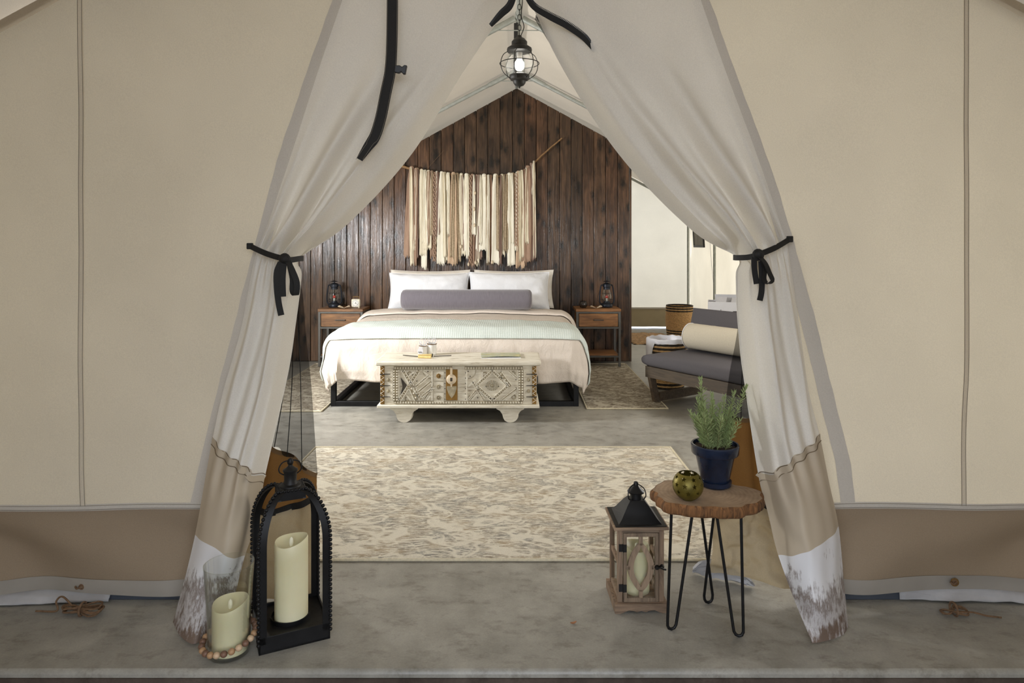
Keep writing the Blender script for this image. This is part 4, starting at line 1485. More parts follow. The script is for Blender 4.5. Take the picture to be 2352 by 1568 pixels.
j1 = make_jar('small white jar with round tag hanging from its neck on trunk', -0.675, 5.18, 0.030, 0.072, 0)
MB().prism([(0.021 * math.cos(2 * PI * i / 24) - 0.016, 0.029 * math.sin(2 * PI * i / 24) + 0.036) for i in range(24)], -0.038, -0.035).build('round_tag', 'whitebox', j1, label='white round paper tag')
q = MB()
for i in range(7):
    q.sphere((-0.028 + 0.004 * i, -0.0385, 0.026 + 0.004 * math.sin(i * 2.1)), 0.0025, 6)
q.build('tag_print', 'ink', j1)
make_jar('small cream jar with twine neck and glassy tuft on trunk', -0.61, 5.20, 0.036, 0.085, 0)
sc_ = thing('paper_scroll', 'small kraft paper scroll with two dark sticks on trunk', 'scroll', (-0.645, 5.06, TT))
MB().tube([(-0.05, 0, 0.012), (0.05, 0.02, 0.012)], 0.012, 14).build('roll', 'paper', sc_)
MB().tube([(-0.045, -0.025, 0.009), (0.05, -0.045, 0.009)], 0.009, 12).build('roll', 'paper', sc_)
MB().tube([(-0.175, 0.075, 0.006), (-0.05, 0.01, 0.006)], 0.003, 6).build('stick', 'stud', sc_)
MB().tube([(0.06, 0.025, 0.006), (0.19, 0.06, 0.006)], 0.003, 6).build('stick', 'stud', sc_)
MB().tube(ring_path((0.052, 0.02, 0.013), 0.012, 12, 'X'), 0.003, 6, True).build('end_ring', 'blackmetal', sc_)
mg = thing('magazine', 'glossy printed magazine lying on trunk lid', 'magazine', (-0.085, 5.12, TT), 0.05)
MB().box(-0.145, 0.145, -0.10, 0.10, 0.0, 0.007).build('pages', 'whitebox', mg)
MB().grid(lambda u, v: (-0.147 + 0.294 * u, -0.102 + 0.204 * v, 0.0085 + 0.006 * math.sin(PI * u) * (1 - v) + 0.003 * u * u), 12, 8).build('cover', 'print', mg)


# ================================================================== NIGHTSTANDS
def make_nightstand(label, loc):
    t = thing('nightstand', label, 'nightstand', loc, 0, 'bedside nightstands')
    hw, dp = 0.235, 0.36
    MB().box(-hw, hw, -0.005, dp, 0.572, 0.600).build('top', 'nswood', t, bevel=0.003)
    for sx in (-1, 1):
        for y0 in (0.0, dp - 0.03):
            MB().box(sx * (hw - 0.015) - 0.0125, sx * (hw - 0.015) + 0.0125, y0, y0 + 0.025, 0, 0.572).build('leg', 'nssteel', t, bevel=0.002)
        for z0 in (0.395, 0.555, 0.095):
            MB().box(sx * (hw - 0.015) - 0.01, sx * (hw - 0.015) + 0.01, 0.025, dp - 0.03, z0, z0 + 0.018).build('side_bar', 'nssteel', t)
        MB().box(sx * (hw - 0.02) - 0.006, sx * (hw - 0.02) + 0.006, 0.025, dp - 0.03, 0.413, 0.555).build('side_panel', 'nswood', t)
    for z0 in (0.395, 0.554, 0.095):
        MB().box(-hw + 0.0275, hw - 0.0275, 0.0, 0.02, z0, z0 + 0.018).build('front_bar', 'nssteel', t, bevel=0.001)
        MB().box(-hw + 0.0275, hw - 0.0275, dp - 0.025, dp - 0.005, z0, z0 + 0.018).build('rear_bar', 'nssteel', t)
    dr = MB().box(-hw + 0.032, hw - 0.032, 0.004, 0.28, 0.417, 0.550).build('drawer', 'nswood', t, bevel=0.002)
    MB().tube([(-0.05, 0.004, 0.486), (-0.05, -0.014, 0.486), (0.05, -0.014, 0.486), (0.05, 0.004, 0.486)], 0.005, 8).build('handle', 'nssteel', dr, label='grey metal drawer handle')
    MB().box(-hw + 0.03, hw - 0.03, 0.02, dp - 0.03, 0.113, 0.128).build('shelf', 'nswood', t)
    return t


make_nightstand('wooden drawer nightstand on steel legs holding alarm clock', (-1.785, 7.10, 0.013))
make_nightstand('wooden drawer nightstand on steel legs holding small dark votive', (0.90, 7.10, 0.013))
NZ = 0.613


def make_storm_lantern(label, loc, rz):
    t = thing('storm_lantern', label, 'lantern', loc, rz, 'storm lanterns on the nightstands')
    MB().lathe([(1e-4, 0), (0.058, 0), (0.062, 0.006), (0.060, 0.03), (0.050, 0.045), (0.034, 0.052), (0.030, 0.066), (1e-4, 0.068)], 28).build('fuel_tank', 'slate', t)
    MB().lathe([(0.028, 0.066), (0.050, 0.095), (0.052, 0.115), (0.042, 0.16), (0.034, 0.195)], 28, cap=False).build('glass_globe', 'glass', t, label='clear glass globe')
    MB().lathe([(1e-4, 0.068), (0.012, 0.068), (0.013, 0.09), (0.007, 0.10), (1e-4, 0.101)], 14).build('burner', 'galv', t)
    MB().sphere((0, 0, 0.112), 0.017, 12).build('wick_ball', 'red', t, label='red wick')
    MB().lathe([(0.036, 0.192), (0.036, 0.215), (0.043, 0.219), (0.043, 0.245), (0.034, 0.255), (1e-4, 0.262)], 24).build('chimney', 'slate', t)
    q = MB().lathe([(1e-4, 0.262), (0.008, 0.262), (0.008, 0.275), (1e-4, 0.278)], 10)
    q.lathe([(1e-4, 0.282), (0.038, 0.274), (0.040, 0.277), (1e-4, 0.288)], 20)
    q.build('cap', 'slate', t)
    for sx in (-1, 1):
        MB().tube(spline([(sx * 0.048, 0, 0.03), (sx * 0.074, 0, 0.05), (sx * 0.080, 0, 0.10), (sx * 0.072, 0, 0.18), (sx * 0.062, 0, 0.232), (sx * 0.040, 0, 0.240)], 20), 0.0075, 8).build('side_tube', 'slate', t)
    for zz, rr in ((0.085, 0.062), (0.15, 0.055)):
        MB().tube(ring_path((0, 0, zz), rr, 24), 0.0016, 5, True).build('guard_wire', 'slate', t)
    MB().tube(spline([(-0.072, 0, 0.20), (-0.09, 0.03, 0.12), (-0.085, 0.06, 0.07), (0, 0.09, 0.03), (0.085, 0.06, 0.07), (0.09, 0.03, 0.12), (0.072, 0, 0.20)], 30), 0.0018, 5).build('bail_handle', 'slate', t)
    return t


make_storm_lantern('dark storm lantern standing next to alarm clock', (-1.90, 7.30, NZ), 0.0)
make_storm_lantern('dark storm lantern on nightstand with small votive', (1.012, 7.29, NZ), 0.15)
ck = thing('alarm_clock', 'small square cream alarm clock with wire handle', 'clock', (-1.655, 7.24, NZ), -0.05)
MB().box(-0.047, 0.047, -0.02, 0.02, 0.004, 0.094).build('case', 'clock', ck, bevel=0.012)
MB().prism([(0.036 * math.cos(2 * PI * i / 28), 0.05 + 0.036 * math.sin(2 * PI * i / 28)) for i in range(28)], -0.0225, -0.019).build('dial', 'ceramic', ck)
q = MB()
for i in range(12):
    a = i * PI / 6
    q.box(-0.0018, 0.0018, -0.024, -0.022, -0.004, 0.004, Matrix.Translation((0.030 * math.sin(a), 0, 0.05 + 0.030 * math.cos(a))) @ Matrix.Rotation(a, 4, 'Y'))
q.build('hour_marks', 'ink', ck)
for a, L in ((0.5, 0.018), (2.0, 0.029)):
    MB().box(-0.0012, 0.0012, -0.0255, -0.0235, -0.004, L, Matrix.Translation((0, 0, 0.05)) @ Matrix.Rotation(a, 4, 'Y')).build('hand', 'ink', ck)
MB().tube([(-0.032, 0, 0.092), (-0.032, 0, 0.118), (0.032, 0, 0.118), (0.032, 0, 0.092)], 0.0025, 6).build('handle', 'brass', ck)
for fx in (-0.035, 0.035):
    MB().box(fx - 0.006, fx + 0.006, -0.015, 0.015, 0, 0.005).build('foot', 'clock', ck)


def make_shell(label, loc, rz, s):
    t = thing('shell_dish', label, 'shell', loc, rz)
    for sx in (-1, 1):
        MB().grid(lambda u, v: (sx * (0.002 + s * u * (0.6 + 0.4 * math.cos((v - 0.5) * 2.4))), s * 0.42 * (v - 0.5) * 2 * math.sin(PI * (0.12 + 0.76 * u)) ** 0.7, 0.004 + s * 0.42 * u ** 1.3 * (0.6 + 0.4 * abs(2 * v - 1)) + 0.0025 * math.sin(v * 40) * u), 14, 40).build('shell_half', 'shell', t, solid=0.003)
    return t


make_shell('open pale shell in front of storm lantern, by alarm clock', (-1.765, 7.17, NZ), 0.0, 0.062)
make_shell('open pale shell between votive and storm lantern', (0.885, 7.17, NZ), 0.1, 0.062)
vt = thing('glass_votive', 'small dark round glass votive on nightstand', 'votive', (0.755, 7.24, NZ))
MB().lathe([(1e-4, 0.0), (0.026, 0.0), (0.042, 0.02), (0.044, 0.038), (0.034, 0.066), (0.028, 0.069), (0.03, 0.06), (0.038, 0.036), (0.036, 0.02), (1e-4, 0.008)], 28).build('bowl', mat('smoky_glass', (48, 40, 34), 0.15, var=0.3, scale=40), vt)
MB().tube(ring_path((0, 0, 0.068), 0.031, 24), 0.0025, 6, True).build('rim', 'blackmetal', vt)

# ================================================================== WALL HANGING
wh = thing('wall_hanging', 'driftwood wall hanging of cream and mauve fabric strips', 'wall hanging', (0, 0, 0))
DH = DP - 0.045


def H(px, py, dd=0.0):
    return W(px, py, DH - dd)


bp = spline([H(850, 372), H(898, 378), H(930, 384), H(975, 394), H(1040, 401), H(1100, 405), H(1160, 404), H(1200, 394), H(1214, 384), H(1250, 352), H(1291, 317)], 60)
MB().tube([p + Vector((0, 0.006 * nz(i * 0.4, 1), 0.008 * nz(i * 0.4, 2))) for i, p in enumerate(bp)], [0.013 * (1 - 0.55 * (i / 60)) + 0.002 for i in range(61)], 10).build('branch', 'branch', wh, label='bare curved driftwood branch')
fabc = {
    'c': mat('cream_strip', (226, 216, 192), 0.95, var=0.1, scale=30, stretch=(10, 1, 0.6), spec=0.1),
    'w': mat('ivory_strip', (238, 232, 214), 0.95, var=0.08, scale=30, stretch=(10, 1, 0.6), spec=0.1),
    'm': mat('mauve_strip', (168, 140, 120), 0.95, var=0.12, scale=30, stretch=(10, 1, 0.6), spec=0.1),
    'd': mat('mauve_grey_strip', (142, 118, 106), 0.95, var=0.12, scale=30, stretch=(10, 1, 0.6), spec=0.1),
    't': mat('tan_lace_strip', (176, 158, 132), 0.95, var=0.2, scale=70, spec=0.1),
    'p': mat('peach_strip', (208, 180, 152), 0.95, var=0.12, scale=30, stretch=(10, 1, 0.6), spec=0.1),
}
strips = [
    # centre x top, centre x bottom, width top, width bottom, end y, colour, depth
    (946, 936, 14, 17, 590, 'm', .00), (956, 951, 9, 12, 607, 'm', .02), (958, 965, 12, 20, 550, 't', .00),
    (969, 973, 9, 14, 585, 'c', .03), (977, 974, 8, 12, 617, 'w', .01), (985, 983, 9, 16, 572, 'c', .03),
    (992, 996, 9, 14, 592, 'm', .00), (1004, 1005, 8, 9, 560, 'w', .02), (1015, 1013, 10, 16, 605, 'w', .03),
    (1022, 1026, 8, 12, 598, 'c', .01), (1029, 1029, 6, 8, 440, 'w', .03), (1042, 1040, 12, 20, 606, 'p', .03),
    (1050, 1055, 10, 18, 560, 't', .00), (1060, 1066, 10, 15, 585, 'c', .02), (1072, 1072, 12, 13, 580, 'w', .03),
    (1085, 1084, 10, 12, 612, 'm', .01), (1095, 1090, 9, 10, 600, 'd', .00), (1101, 1103, 7, 9, 592, 'd', .02),
    (1112, 1105, 13, 20, 578, 'w', .03), (1122, 1120, 8, 14, 565, 't', .00), (1127, 1128, 6, 12, 602, 'm', .01),
    (1138, 1138, 13, 15, 605, 'w', .03), (1153, 1152, 10, 14, 585, 'c', .02), (1162, 1160, 7, 9, 570, 'd', .00),
    (1170, 1175, 12, 16, 610, 'w', .03), (1178, 1182, 8, 11, 560, 't', .01), (1190, 1195, 10, 16, 612, 'p', .02),
    (1198, 1200, 7, 9, 590, 'c', .03), (1205, 1204, 6, 10, 608, 'm', .01), (1212, 1210, 12, 20, 600, 'm', .03),
    (1220, 1224, 9, 12, 596, 'd', .02), (1226, 1228, 6, 6, 590, 'c', .03),
]
rg_ = random.Random(5)
for k_ in range(34):
    xs_ = 940 + 290 * (k_ + rg_.uniform(0.1, 0.9)) / 34
    strips.append((xs_, xs_ + rg_.uniform(-4, 4), rg_.uniform(4, 6), rg_.uniform(5, 8), rg_.choice((540, 560, 575, 590, 600, 608)), rg_.choice('cwwmdtcw'), rg_.choice((.015, .035, .045))))
btab = sorted([((p.x / DH * F + 1176), p.z) for p in bp])
for k_, (xt, xb, wt, wb_, ye, cc, dd) in enumerate(strips):
    z_top = lerp_tab(btab, xt) + 0.012
    z_end = H(xb, ye).z
    sd = k_ * 1.37

    def stripf(u, v, xt=xt, xb=xb, wt=wt, wb_=wb_, z_top=z_top, z_end=z_end, dd=dd, sd=sd):
        w = (wt + (wb_ - wt) * v) / F * DH * (0.75 + 0.40 * sstep(0.0, 0.15, v) + 0.25 * nz(v * 2.5, sd + 5) * v)
        cx = (xt + (xb - xt) * v - 1176) / F * DH + 0.006 * nz(v * 3, sd) * v
        x_ = cx + (u - 0.5) * w + 0.003 * nz(v * 9, u * 3, sd) * v
        y_ = DH - 0.014 - dd * 0.6 - 0.006 * math.cos(2 * PI * (1.3 + 0.5 * math.sin(sd)) * u + sd + 2.5 * v + 2 * nz(v * 3, sd)) - 0.004 * nz(u * 5, v * 7, sd) - 0.008 * sstep(0.06, 0.0, v)
        z_ = z_top + (z_end - z_top) * v + (0.05 * nz(u * 7, sd) if v > 0.97 else 0)
        return (x_, y_, z_)
    MB().grid(stripf, 12, 22).build('fabric_strip', fabc[cc], wh, solid=0.002)
    kx = (xt - 1176) / F * DH
    MB().sphere((kx, DH - 0.012 - dd * 0.6, z_top - 0.002), wt / F * DH * 0.42, 8, 0.8).build('knot', fabc[cc], wh)
for (bx_, by0, by1) in ((998, 395, 600), (1080, 402, 604), (1186, 398, 565)):      # braids
    q = MB()
    for s_ in range(3):
        q.tube([H(bx_ + 3.0 * math.sin(i * 0.55 + s_ * 2.1), by0 + (by1 - by0) * i / 70, 0.035 + 0.006 * math.cos(i * 0.55 + s_ * 2.1)) for i in range(71)], 0.006, 6)
    q.build('braid', fabc['m'], wh)
for (cx_, cy_) in ((1091, 443), (1089, 480), (1090, 517), (1076, 607), (1092, 603), (1130, 602), (1058, 566)):
    MB().sphere((0, 0, 0), 0.012, 8, 1.8).build('shell_charm', 'shell', wh, H(cx_, cy_, 0.04))
for i in range(4):
    MB().sphere((0, 0, 0), 0.008, 8).build('pale_bead', 'ceramic', wh, H(1208 + 4 * i, 386 - 1.2 * i, 0.022))
for (a, c) in (((975, 394), (1020, 345)), ((1205, 392), (1196, 345))):
    MB().tube([H(*a), H(*c, -0.035)], 0.0015, 5).build('hanging_string', 'rope', wh)

# ================================================================== PENDANT LAMP
PD = 4.5
pl = thing('pendant_lamp', 'black caged onion pendant lamp with seeded glass and lit bulb', 'lamp', (W(1193, 560, PD).x, PD, 0))
S = PD / F


def pz(py):
    return CH - (py - HZ) * S


MB().lathe([(1e-4, pz(80)), (5 * S, pz(82)), (6 * S, pz(86)), (12 * S, pz(89)), (17 * S, pz(95)), (18 * S, pz(96)), (18 * S, pz(104)), (22 * S, pz(107)), (28 * S, pz(111)), (29 * S, pz(115)), (28 * S, pz(119)), (22 * S, pz(121)), (1e-4, pz(121))], 36).build('hood', 'lampmetal', pl)
MB().lathe([(1e-4, pz(203)), (2 * S, pz(202)), (3 * S, pz(199)), (10 * S, pz(196)), (14 * S, pz(191)), (15 * S, pz(186)), (20 * S, pz(184)), (23 * S, pz(180)), (23 * S, pz(173)), (20 * S, pz(171)), (1e-4, pz(171))], 36).build('base_cup', 'lampmetal', pl)
MB().lathe([(19 * S, pz(121)), (24 * S, pz(126)), (31 * S, pz(136)), (34 * S, pz(148)), (31 * S, pz(160)), (24 * S, pz(170)), (20 * S, pz(173))], 40, cap=False).build('glass_globe', 'seeded', pl, label='clear seeded glass globe')
MB().lathe([(1e-4, pz(163)), (5 * S, pz(162)), (10 * S, pz(157)), (11.5 * S, pz(150)), (10 * S, pz(143)), (6 * S, pz(138)), (5.5 * S, pz(134)), (1e-4, pz(134))], 24).build('bulb', 'bulb', pl, label='glowing white bulb')
MB().lathe([(1e-4, pz(135)), (6 * S, pz(135)), (7 * S, pz(121)), (1e-4, pz(121))], 20).build('bulb_socket', 'ceramic', pl)
for k_ in range(6):
    a = k_ * PI / 3 + 0.25
    pr = spline([(24 * S, 0, pz(118)), (38 * S, 0, pz(128)), (44 * S, 0, pz(148)), (38 * S, 0, pz(168)), (21 * S, 0, pz(182))], 20)
    MB().tube([Matrix.Rotation(a, 3, 'Z') @ p for p in pr], 0.0028, 6).build('cage_wire', 'lampmetal', pl)
MB().tube(ring_path((0, 0, pz(146)), 45 * S, 40), 0.003, 6, True).build('cage_ring', 'lampmetal', pl)
zc = pz(81)
i = 0
while zc < 2.96:
    pts = []
    for q_ in range(16):
        a = 2 * PI * q_ / 16
        u_, v_ = 0.011 * math.cos(a), 0.021 * math.sin(a)
        pts.append((u_, 0, zc + 0.016 + v_) if i % 2 else (0, u_, zc + 0.016 + v_))
    MB().tube(pts, 0.0024, 5, True).build('chain_link', 'lampmetal', pl)
    zc += 0.034
    i += 1
MB().tube(spline([(0.01, 0, pz(82)), (0.03, 0.01, pz(60)), (0.012, 0, pz(35)), (0.02, 0, pz(0)), (0.0, 0, 2.985)], 24), 0.003, 6).build('cord', 'blackplastic', pl)
MB().tube(ring_path((0, 0, 2.95), 0.028, 20, 'Y'), 0.004, 6, True).build('ceiling_ring', 'lampmetal', pl)
pt = bpy.data.lights.new('pendant_glow', 'POINT')
pt.energy = 6
pt.color = (1.0, 0.93, 0.82)
pt.shadow_soft_size = 0.035
po = bpy.data.objects.new('pendant_glow', pt)
po.location = (0, 0, pz(150))
po.parent = pl
COL.objects.link(po)

# ================================================================== LOUNGE CHAIR AND CORNER
lc = thing('lounge_chair', 'low grey-brown wood lounge chair with charcoal cushions', 'chair', (1.085, 5.56, 0.0135), math.radians(-56))
LX = 1.22
MB().box(0.0, LX, 0.0, 0.03, 0.195, 0.285).build('front_rail', 'chairwood', lc, bevel=0.003)
MB().box(0.0, LX, 0.60, 0.63, 0.195, 0.285).build('rear_rail', 'chairwood', lc, bevel=0.003)
for x0 in (0.0, LX - 0.03):
    MB().box(x0, x0 + 0.03, 0.03, 0.60, 0.195, 0.285).build('side_rail', 'chairwood', lc, bevel=0.003)
for i in range(6):
    MB().box(0.03, LX - 0.03, 0.06 + 0.09 * i, 0.12 + 0.09 * i, 0.262, 0.28).build('seat_slat', 'chairwood', lc)
for x0, dx in ((0.0, 0.05), (LX - 0.03, -0.05)):
    for y0, dy in ((0.0, 0.03), (0.57, -0.03)):
        MB().hexa([(x0 + dx, y0 + dy, 0), (x0 + dx + 0.03, y0 + dy, 0), (x0 + dx + 0.03, y0 + dy + 0.06, 0), (x0 + dx, y0 + dy + 0.06, 0), (x0, y0, 0.285), (x0 + 0.03, y0, 0.285), (x0 + 0.03, y0 + 0.06, 0.285), (x0, y0 + 0.06, 0.285)]).build('leg', 'chairwood', lc)
    MB().box(x0 + dx, x0 + dx + 0.03, 0.09, 0.54, 0.0, 0.07).build('floor_runner', 'chairwood', lc, bevel=0.002)
for x0 in (0.12, 0.6, LX - 0.18):
    MB().hexa([(x0, 0.60, 0.20), (x0 + 0.06, 0.60, 0.20), (x0 + 0.06, 0.63, 0.20), (x0, 0.63, 0.20), (x0, 0.755, 0.66), (x0 + 0.06, 0.755, 0.66), (x0 + 0.06, 0.785, 0.66), (x0, 0.785, 0.66)]).build('back_support', 'chairwood', lc)


def cushion(w, d, h, seed, sag=0.0):
    m = MB()

    def f(sgn):
        def g(u, v):
            a, c = math.sin(PI / 2 * (2 * u - 1)), math.sin(PI / 2 * (2 * v - 1))
            e = min(1, (1 - max(abs(a), abs(c)) ** 14))
            zz = h / 2 + sgn * (h / 2) * max(0, e) ** 0.42 + sgn * 0.010 * (1 - a * a) * (1 - c * c) + 0.003 * nz(a * 3, c * 3, seed)
            return (w / 2 * a * (1 - 0.012 * (1 - abs(c))), d / 2 * c, zz)
        return g
    m.grid(f(1), 40, 24).grid(f(-1), 40, 24)
    return m


o = cushion(LX + 0.04, 0.62, 0.105, 1.0).build('seat_cushion', 'cushion', lc, (LX / 2, 0.285, 0.284), merge=0.0006, angle=60)
o = cushion(LX + 0.0, 0.36, 0.10, 2.0).build('back_cushion', 'cushion', lc, (LX / 2 + 0.03, 0.655, 0.535), merge=0.0006, angle=60)
o.rotation_euler = (math.radians(72), 0, 0)
o.location = (LX / 2 - 0.04, 0.63, 0.53)
lcm = Matrix.Translation((1.085, 5.56, 0)) @ Matrix.Rotation(math.radians(-56), 4, 'Z')
bo = MB().lathe(bolster_prof(0.80, 0.105), 32, (0, 0, 0), RX).build('bolster_pillow', 'linen', None, lcm @ Vector((0.50, 0.40, 0.405 + 0.0135 + 0.108)), math.radians(-56), angle=60)
tag(bo, 'oat linen bolster lying on charcoal lounge chair', 'bolster')
for s_ in (-1, 1):
    MB().tube([(s_ * 0.375, 0.1055 * math.cos(2 * PI * i / 32), 0.1055 * math.sin(2 * PI * i / 32)) for i in range(32)], 0.003, 6, True).build('piping', 'pillow', bo)


def make_basket(name, label, loc, r0, r1, h, bands, liner):
    t = thing(name, label, 'basket', loc)
    n = int(h / 0.017)
    for k_ in range(n):
        f = (k_ + 0.5) / n
        r = r0 + (r1 - r0) * f + 0.012 * math.sin(PI * f)
        dark = any(a <= f <= c and k_ % 2 == 0 for a, c in bands)
        zz = f * h
        pts = [(r * math.cos(a) * (1 + 0.012 * math.sin(a * 19 + k_ * PI)), r * math.sin(a) * (1 + 0.012 * math.sin(a * 19 + k_ * PI)), zz) for a in [2 * PI * i / 76 for i in range(76)]]
        MB().tube(pts, 0.0098, 6, True).build('woven_coil', 'wickerblack' if dark else 'wicker', t)
    MB().lathe([(1e-4, 0.004), (r0 - 0.004, 0.004), (r0 - 0.003, 0.012), (1e-4, 0.012)], 32).build('bottom', 'wicker', t)
    if liner:
        def bag(u, v):
            a = 2 * PI * u
            rr = lerp_tab([(0, 0.3 * r1), (0.35, 0.80 * r1), (0.62, r1 * 0.93), (0.72, r1 * 1.0), (0.8, r1 * 1.09), (1.0, r1 * 1.12)], v)
            zz = lerp_tab([(0, 0.10 * h), (0.35, 0.3 * h), (0.62, h * 0.98), (0.72, h * 1.08), (0.8, h * 1.03), (1.0, h * (0.97 - 0.5 * sstep(0.75, 0.95, -math.cos(a))))], v)
            rr *= 1 + 0.05 * nz(math.cos(a) * 3, math.sin(a) * 3, v * 3)
            return (rr * math.cos(a), rr * math.sin(a), zz + 0.012 * nz(math.cos(a) * 4, math.sin(a) * 4, 2.0))
        bg_ = MB().grid(bag, 60, 20).build('bin_liner', 'plasticbag', None, loc, merge=0.0005)
        tag(bg_, 'crinkled white plastic bag lining small striped basket', 'bag')
    return t


make_basket('striped_basket', 'small black and tan striped basket with white bag, behind lounge chair', (1.40, 6.17, 0), 0.140, 0.165, 0.42, [(0.0, 0.18), (0.62, 1.0)], True)
make_basket('tall_basket', 'tall tan wicker basket with dark banded rim in rear corner', (2.36, 9.62, 0), 0.165, 0.178, 0.43, [(0.0, 0.22), (0.78, 1.0)], False)

# white open bin
wbx = thing('white_box', 'white open-topped box with folded liner by side wall', 'box', (2.22, 7.05, 0), math.radians(-16))
for (x0, x1, y0, y1) in ((-0.19, 0.19, -0.14, -0.13), (-0.19, 0.19, 0.13, 0.14), (-0.19, -0.18, -0.13, 0.13), (0.18, 0.19, -0.13, 0.13)):
    MB().box(x0, x1, y0, y1, 0, 0.70).build('wall_board', 'whitebox', wbx)
MB().box(-0.18, 0.18, -0.13, 0.13, 0.0, 0.01).build('bottom', 'whitebox', wbx)
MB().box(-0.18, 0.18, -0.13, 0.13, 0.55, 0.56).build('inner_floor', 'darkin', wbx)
MB().hexa([(-0.10, 0.10, 0.62), (0.18, 0.10, 0.62), (0.18, 0.12, 0.60), (-0.10, 0.12, 0.60), (-0.12, 0.12, 0.76), (0.18, 0.13, 0.76), (0.18, 0.14, 0.755), (-0.12, 0.14, 0.755)]).build('liner_flap', 'plasticbag', wbx)
MB().hexa([(-0.12, -0.06, 0.66), (-0.02, -0.08, 0.66), (0.0, -0.03, 0.665), (-0.10, 0.0, 0.665), (-0.10, 0.05, 0.735), (0.0, 0.03, 0.735), (0.0, 0.04, 0.74), (-0.10, 0.06, 0.74)]).build('liner_flap', 'plasticbag', wbx)
MB().hexa([(0.03, -0.09, 0.66), (0.13, -0.09, 0.66), (0.14, -0.04, 0.665), (0.05, -0.02, 0.665), (0.05, 0.02, 0.73), (0.14, 0.02, 0.73), (0.14, 0.03, 0.735), (0.05, 0.03, 0.735)]).build('liner_flap', 'plasticbag', wbx)
MB().box(-0.065, -0.060, -0.1425, -0.14, 0.60, 0.625).box(-0.065, -0.040, -0.1425, -0.14, 0.597, 0.602).build('printed_mark', 'nssteel', wbx)
MB().box(0.055, 0.10, -0.1425, -0.14, 0.575, 0.61).build('printed_mark', 'ink', wbx)

# picture on the right wall
pf = thing('picture_frame', 'black-framed faded print hanging on rear side wall', 'picture', (XS - 0.07, 9.78, 1.24), 0)
mm = Matrix.Rotation(0.12, 4, 'Y')
for (y0, y1, z0, z1) in ((-0.26, 0.26, 0, 0.03), (-0.26, 0.26, 0.40, 0.43), (-0.26, -0.23, 0.03, 0.40), (0.23, 0.26, 0.03, 0.40)):
    MB().box(-0.012, 0.012, y0, y1, z0, z1, Matrix.Rotation(-0.06, 4, 'Y')).build('frame_bar', 'blackmetal', pf)
MB().box(-0.004, 0.008, -0.23, 0.23, 0.03, 0.40, Matrix.Rotation(-0.06, 4, 'Y')).build('print', 'pic', pf)
MB().tube(spline([(2.70, 9.45, 1.55), (2.70, 9.42, 1.2), (2.69, 9.36, 0.95), (2.70, 9.25, 0.70)], 24), 0.003, 6)
cd = MB().tube(spline([(2.725, 9.40, 1.55), (2.725, 9.38, 1.25), (2.72, 9.30, 1.0), (2.72, 9.22, 0.72), (2.72, 9.2, 0.02)], 24), 0.0035, 6).build('power_cord', 'whitebox')
tag(cd, 'thin pale cord hanging down side wall beside framed print', 'cord')


# ================================================================== CANDLES
def make_candle(label, loc, r, h, slope, phase):
    t = thing('pillar_candle', label, 'candle', loc, 0, 'ivory pillar candles')

    def zf(rr, z, a):
        if z > h * 0.6:
            return z + slope * (rr / r) * math.cos(a - phase) + 0.004 * (rr / r) * math.cos(2 * a)
        return z
    MB().lathe([(1e-4, 0), (r * 0.97, 0), (r, 0.004)] + [(r, h * k_ / 8) for k_ in range(1, 8)] + [(r, h - 0.006), (r * 0.96, h), (r * 0.90, h - 0.002), (r * 0.6, h - 0.016), (r * 0.2, h - 0.020), (1e-4, h - 0.020)], 48, zfun=zf).build('wax_body', 'wax', t)
    MB().lathe([(1e-4, h - 0.022), (0.006, h - 0.022), (0.0075, h - 0.012), (0.006, h + 0.002), (1e-4, h + 0.008)], 12).build('flame_tip', 'candlewick', t)
    return t


# ================================================================== ARCHED METAL LANTERN
AL = (-0.742, 2.285, 0.0)
AR = math.atan2(0.096, 0.198)
al = thing('arched_lantern', 'black metal lantern with beaded arched ribs and open sides', 'lantern', AL, AR)
hb = 0.110
b = MB().box(-hb, hb, -hb, hb, 0.0, 0.006)
b.build('tray', 'agedmetal', al)
for k_ in range(4):
    m4 = Matrix.Rotation(k_ * PI / 2, 4, 'Z')
    MB().box(-hb, hb, -hb, -hb + 0.006, 0.0, 0.052, m4).build('tray_side', 'blackmetal', al, bevel=0.001)
MB().box(-hb + 0.006, hb - 0.006, -hb + 0.006, hb - 0.006, 0.036, 0.042).build('tray_top', 'agedmetal', al)
MB().lathe([(0.060, 0.042), (0.060, 0.056), (0.064, 0.056), (0.064, 0.042)], 40, cap=False).build('candle_cup', 'blackmetal', al)
ZA, ZT = 0.33, 0.478


def rib_w(s_):
    """half width and height along the rib"""
    if s_ < 0.62:
        return hb, 0.03 + (ZA - 0.03) * s_ / 0.62
    a = (s_ - 0.62) / 0.38
    an = a * PI / 2 * 0.93
    return hb - (hb - 0.036) * (1 - math.cos(an)) ** 0.95, ZA + (ZT - ZA) * math.sin(an) / math.sin(PI / 2 * 0.93)


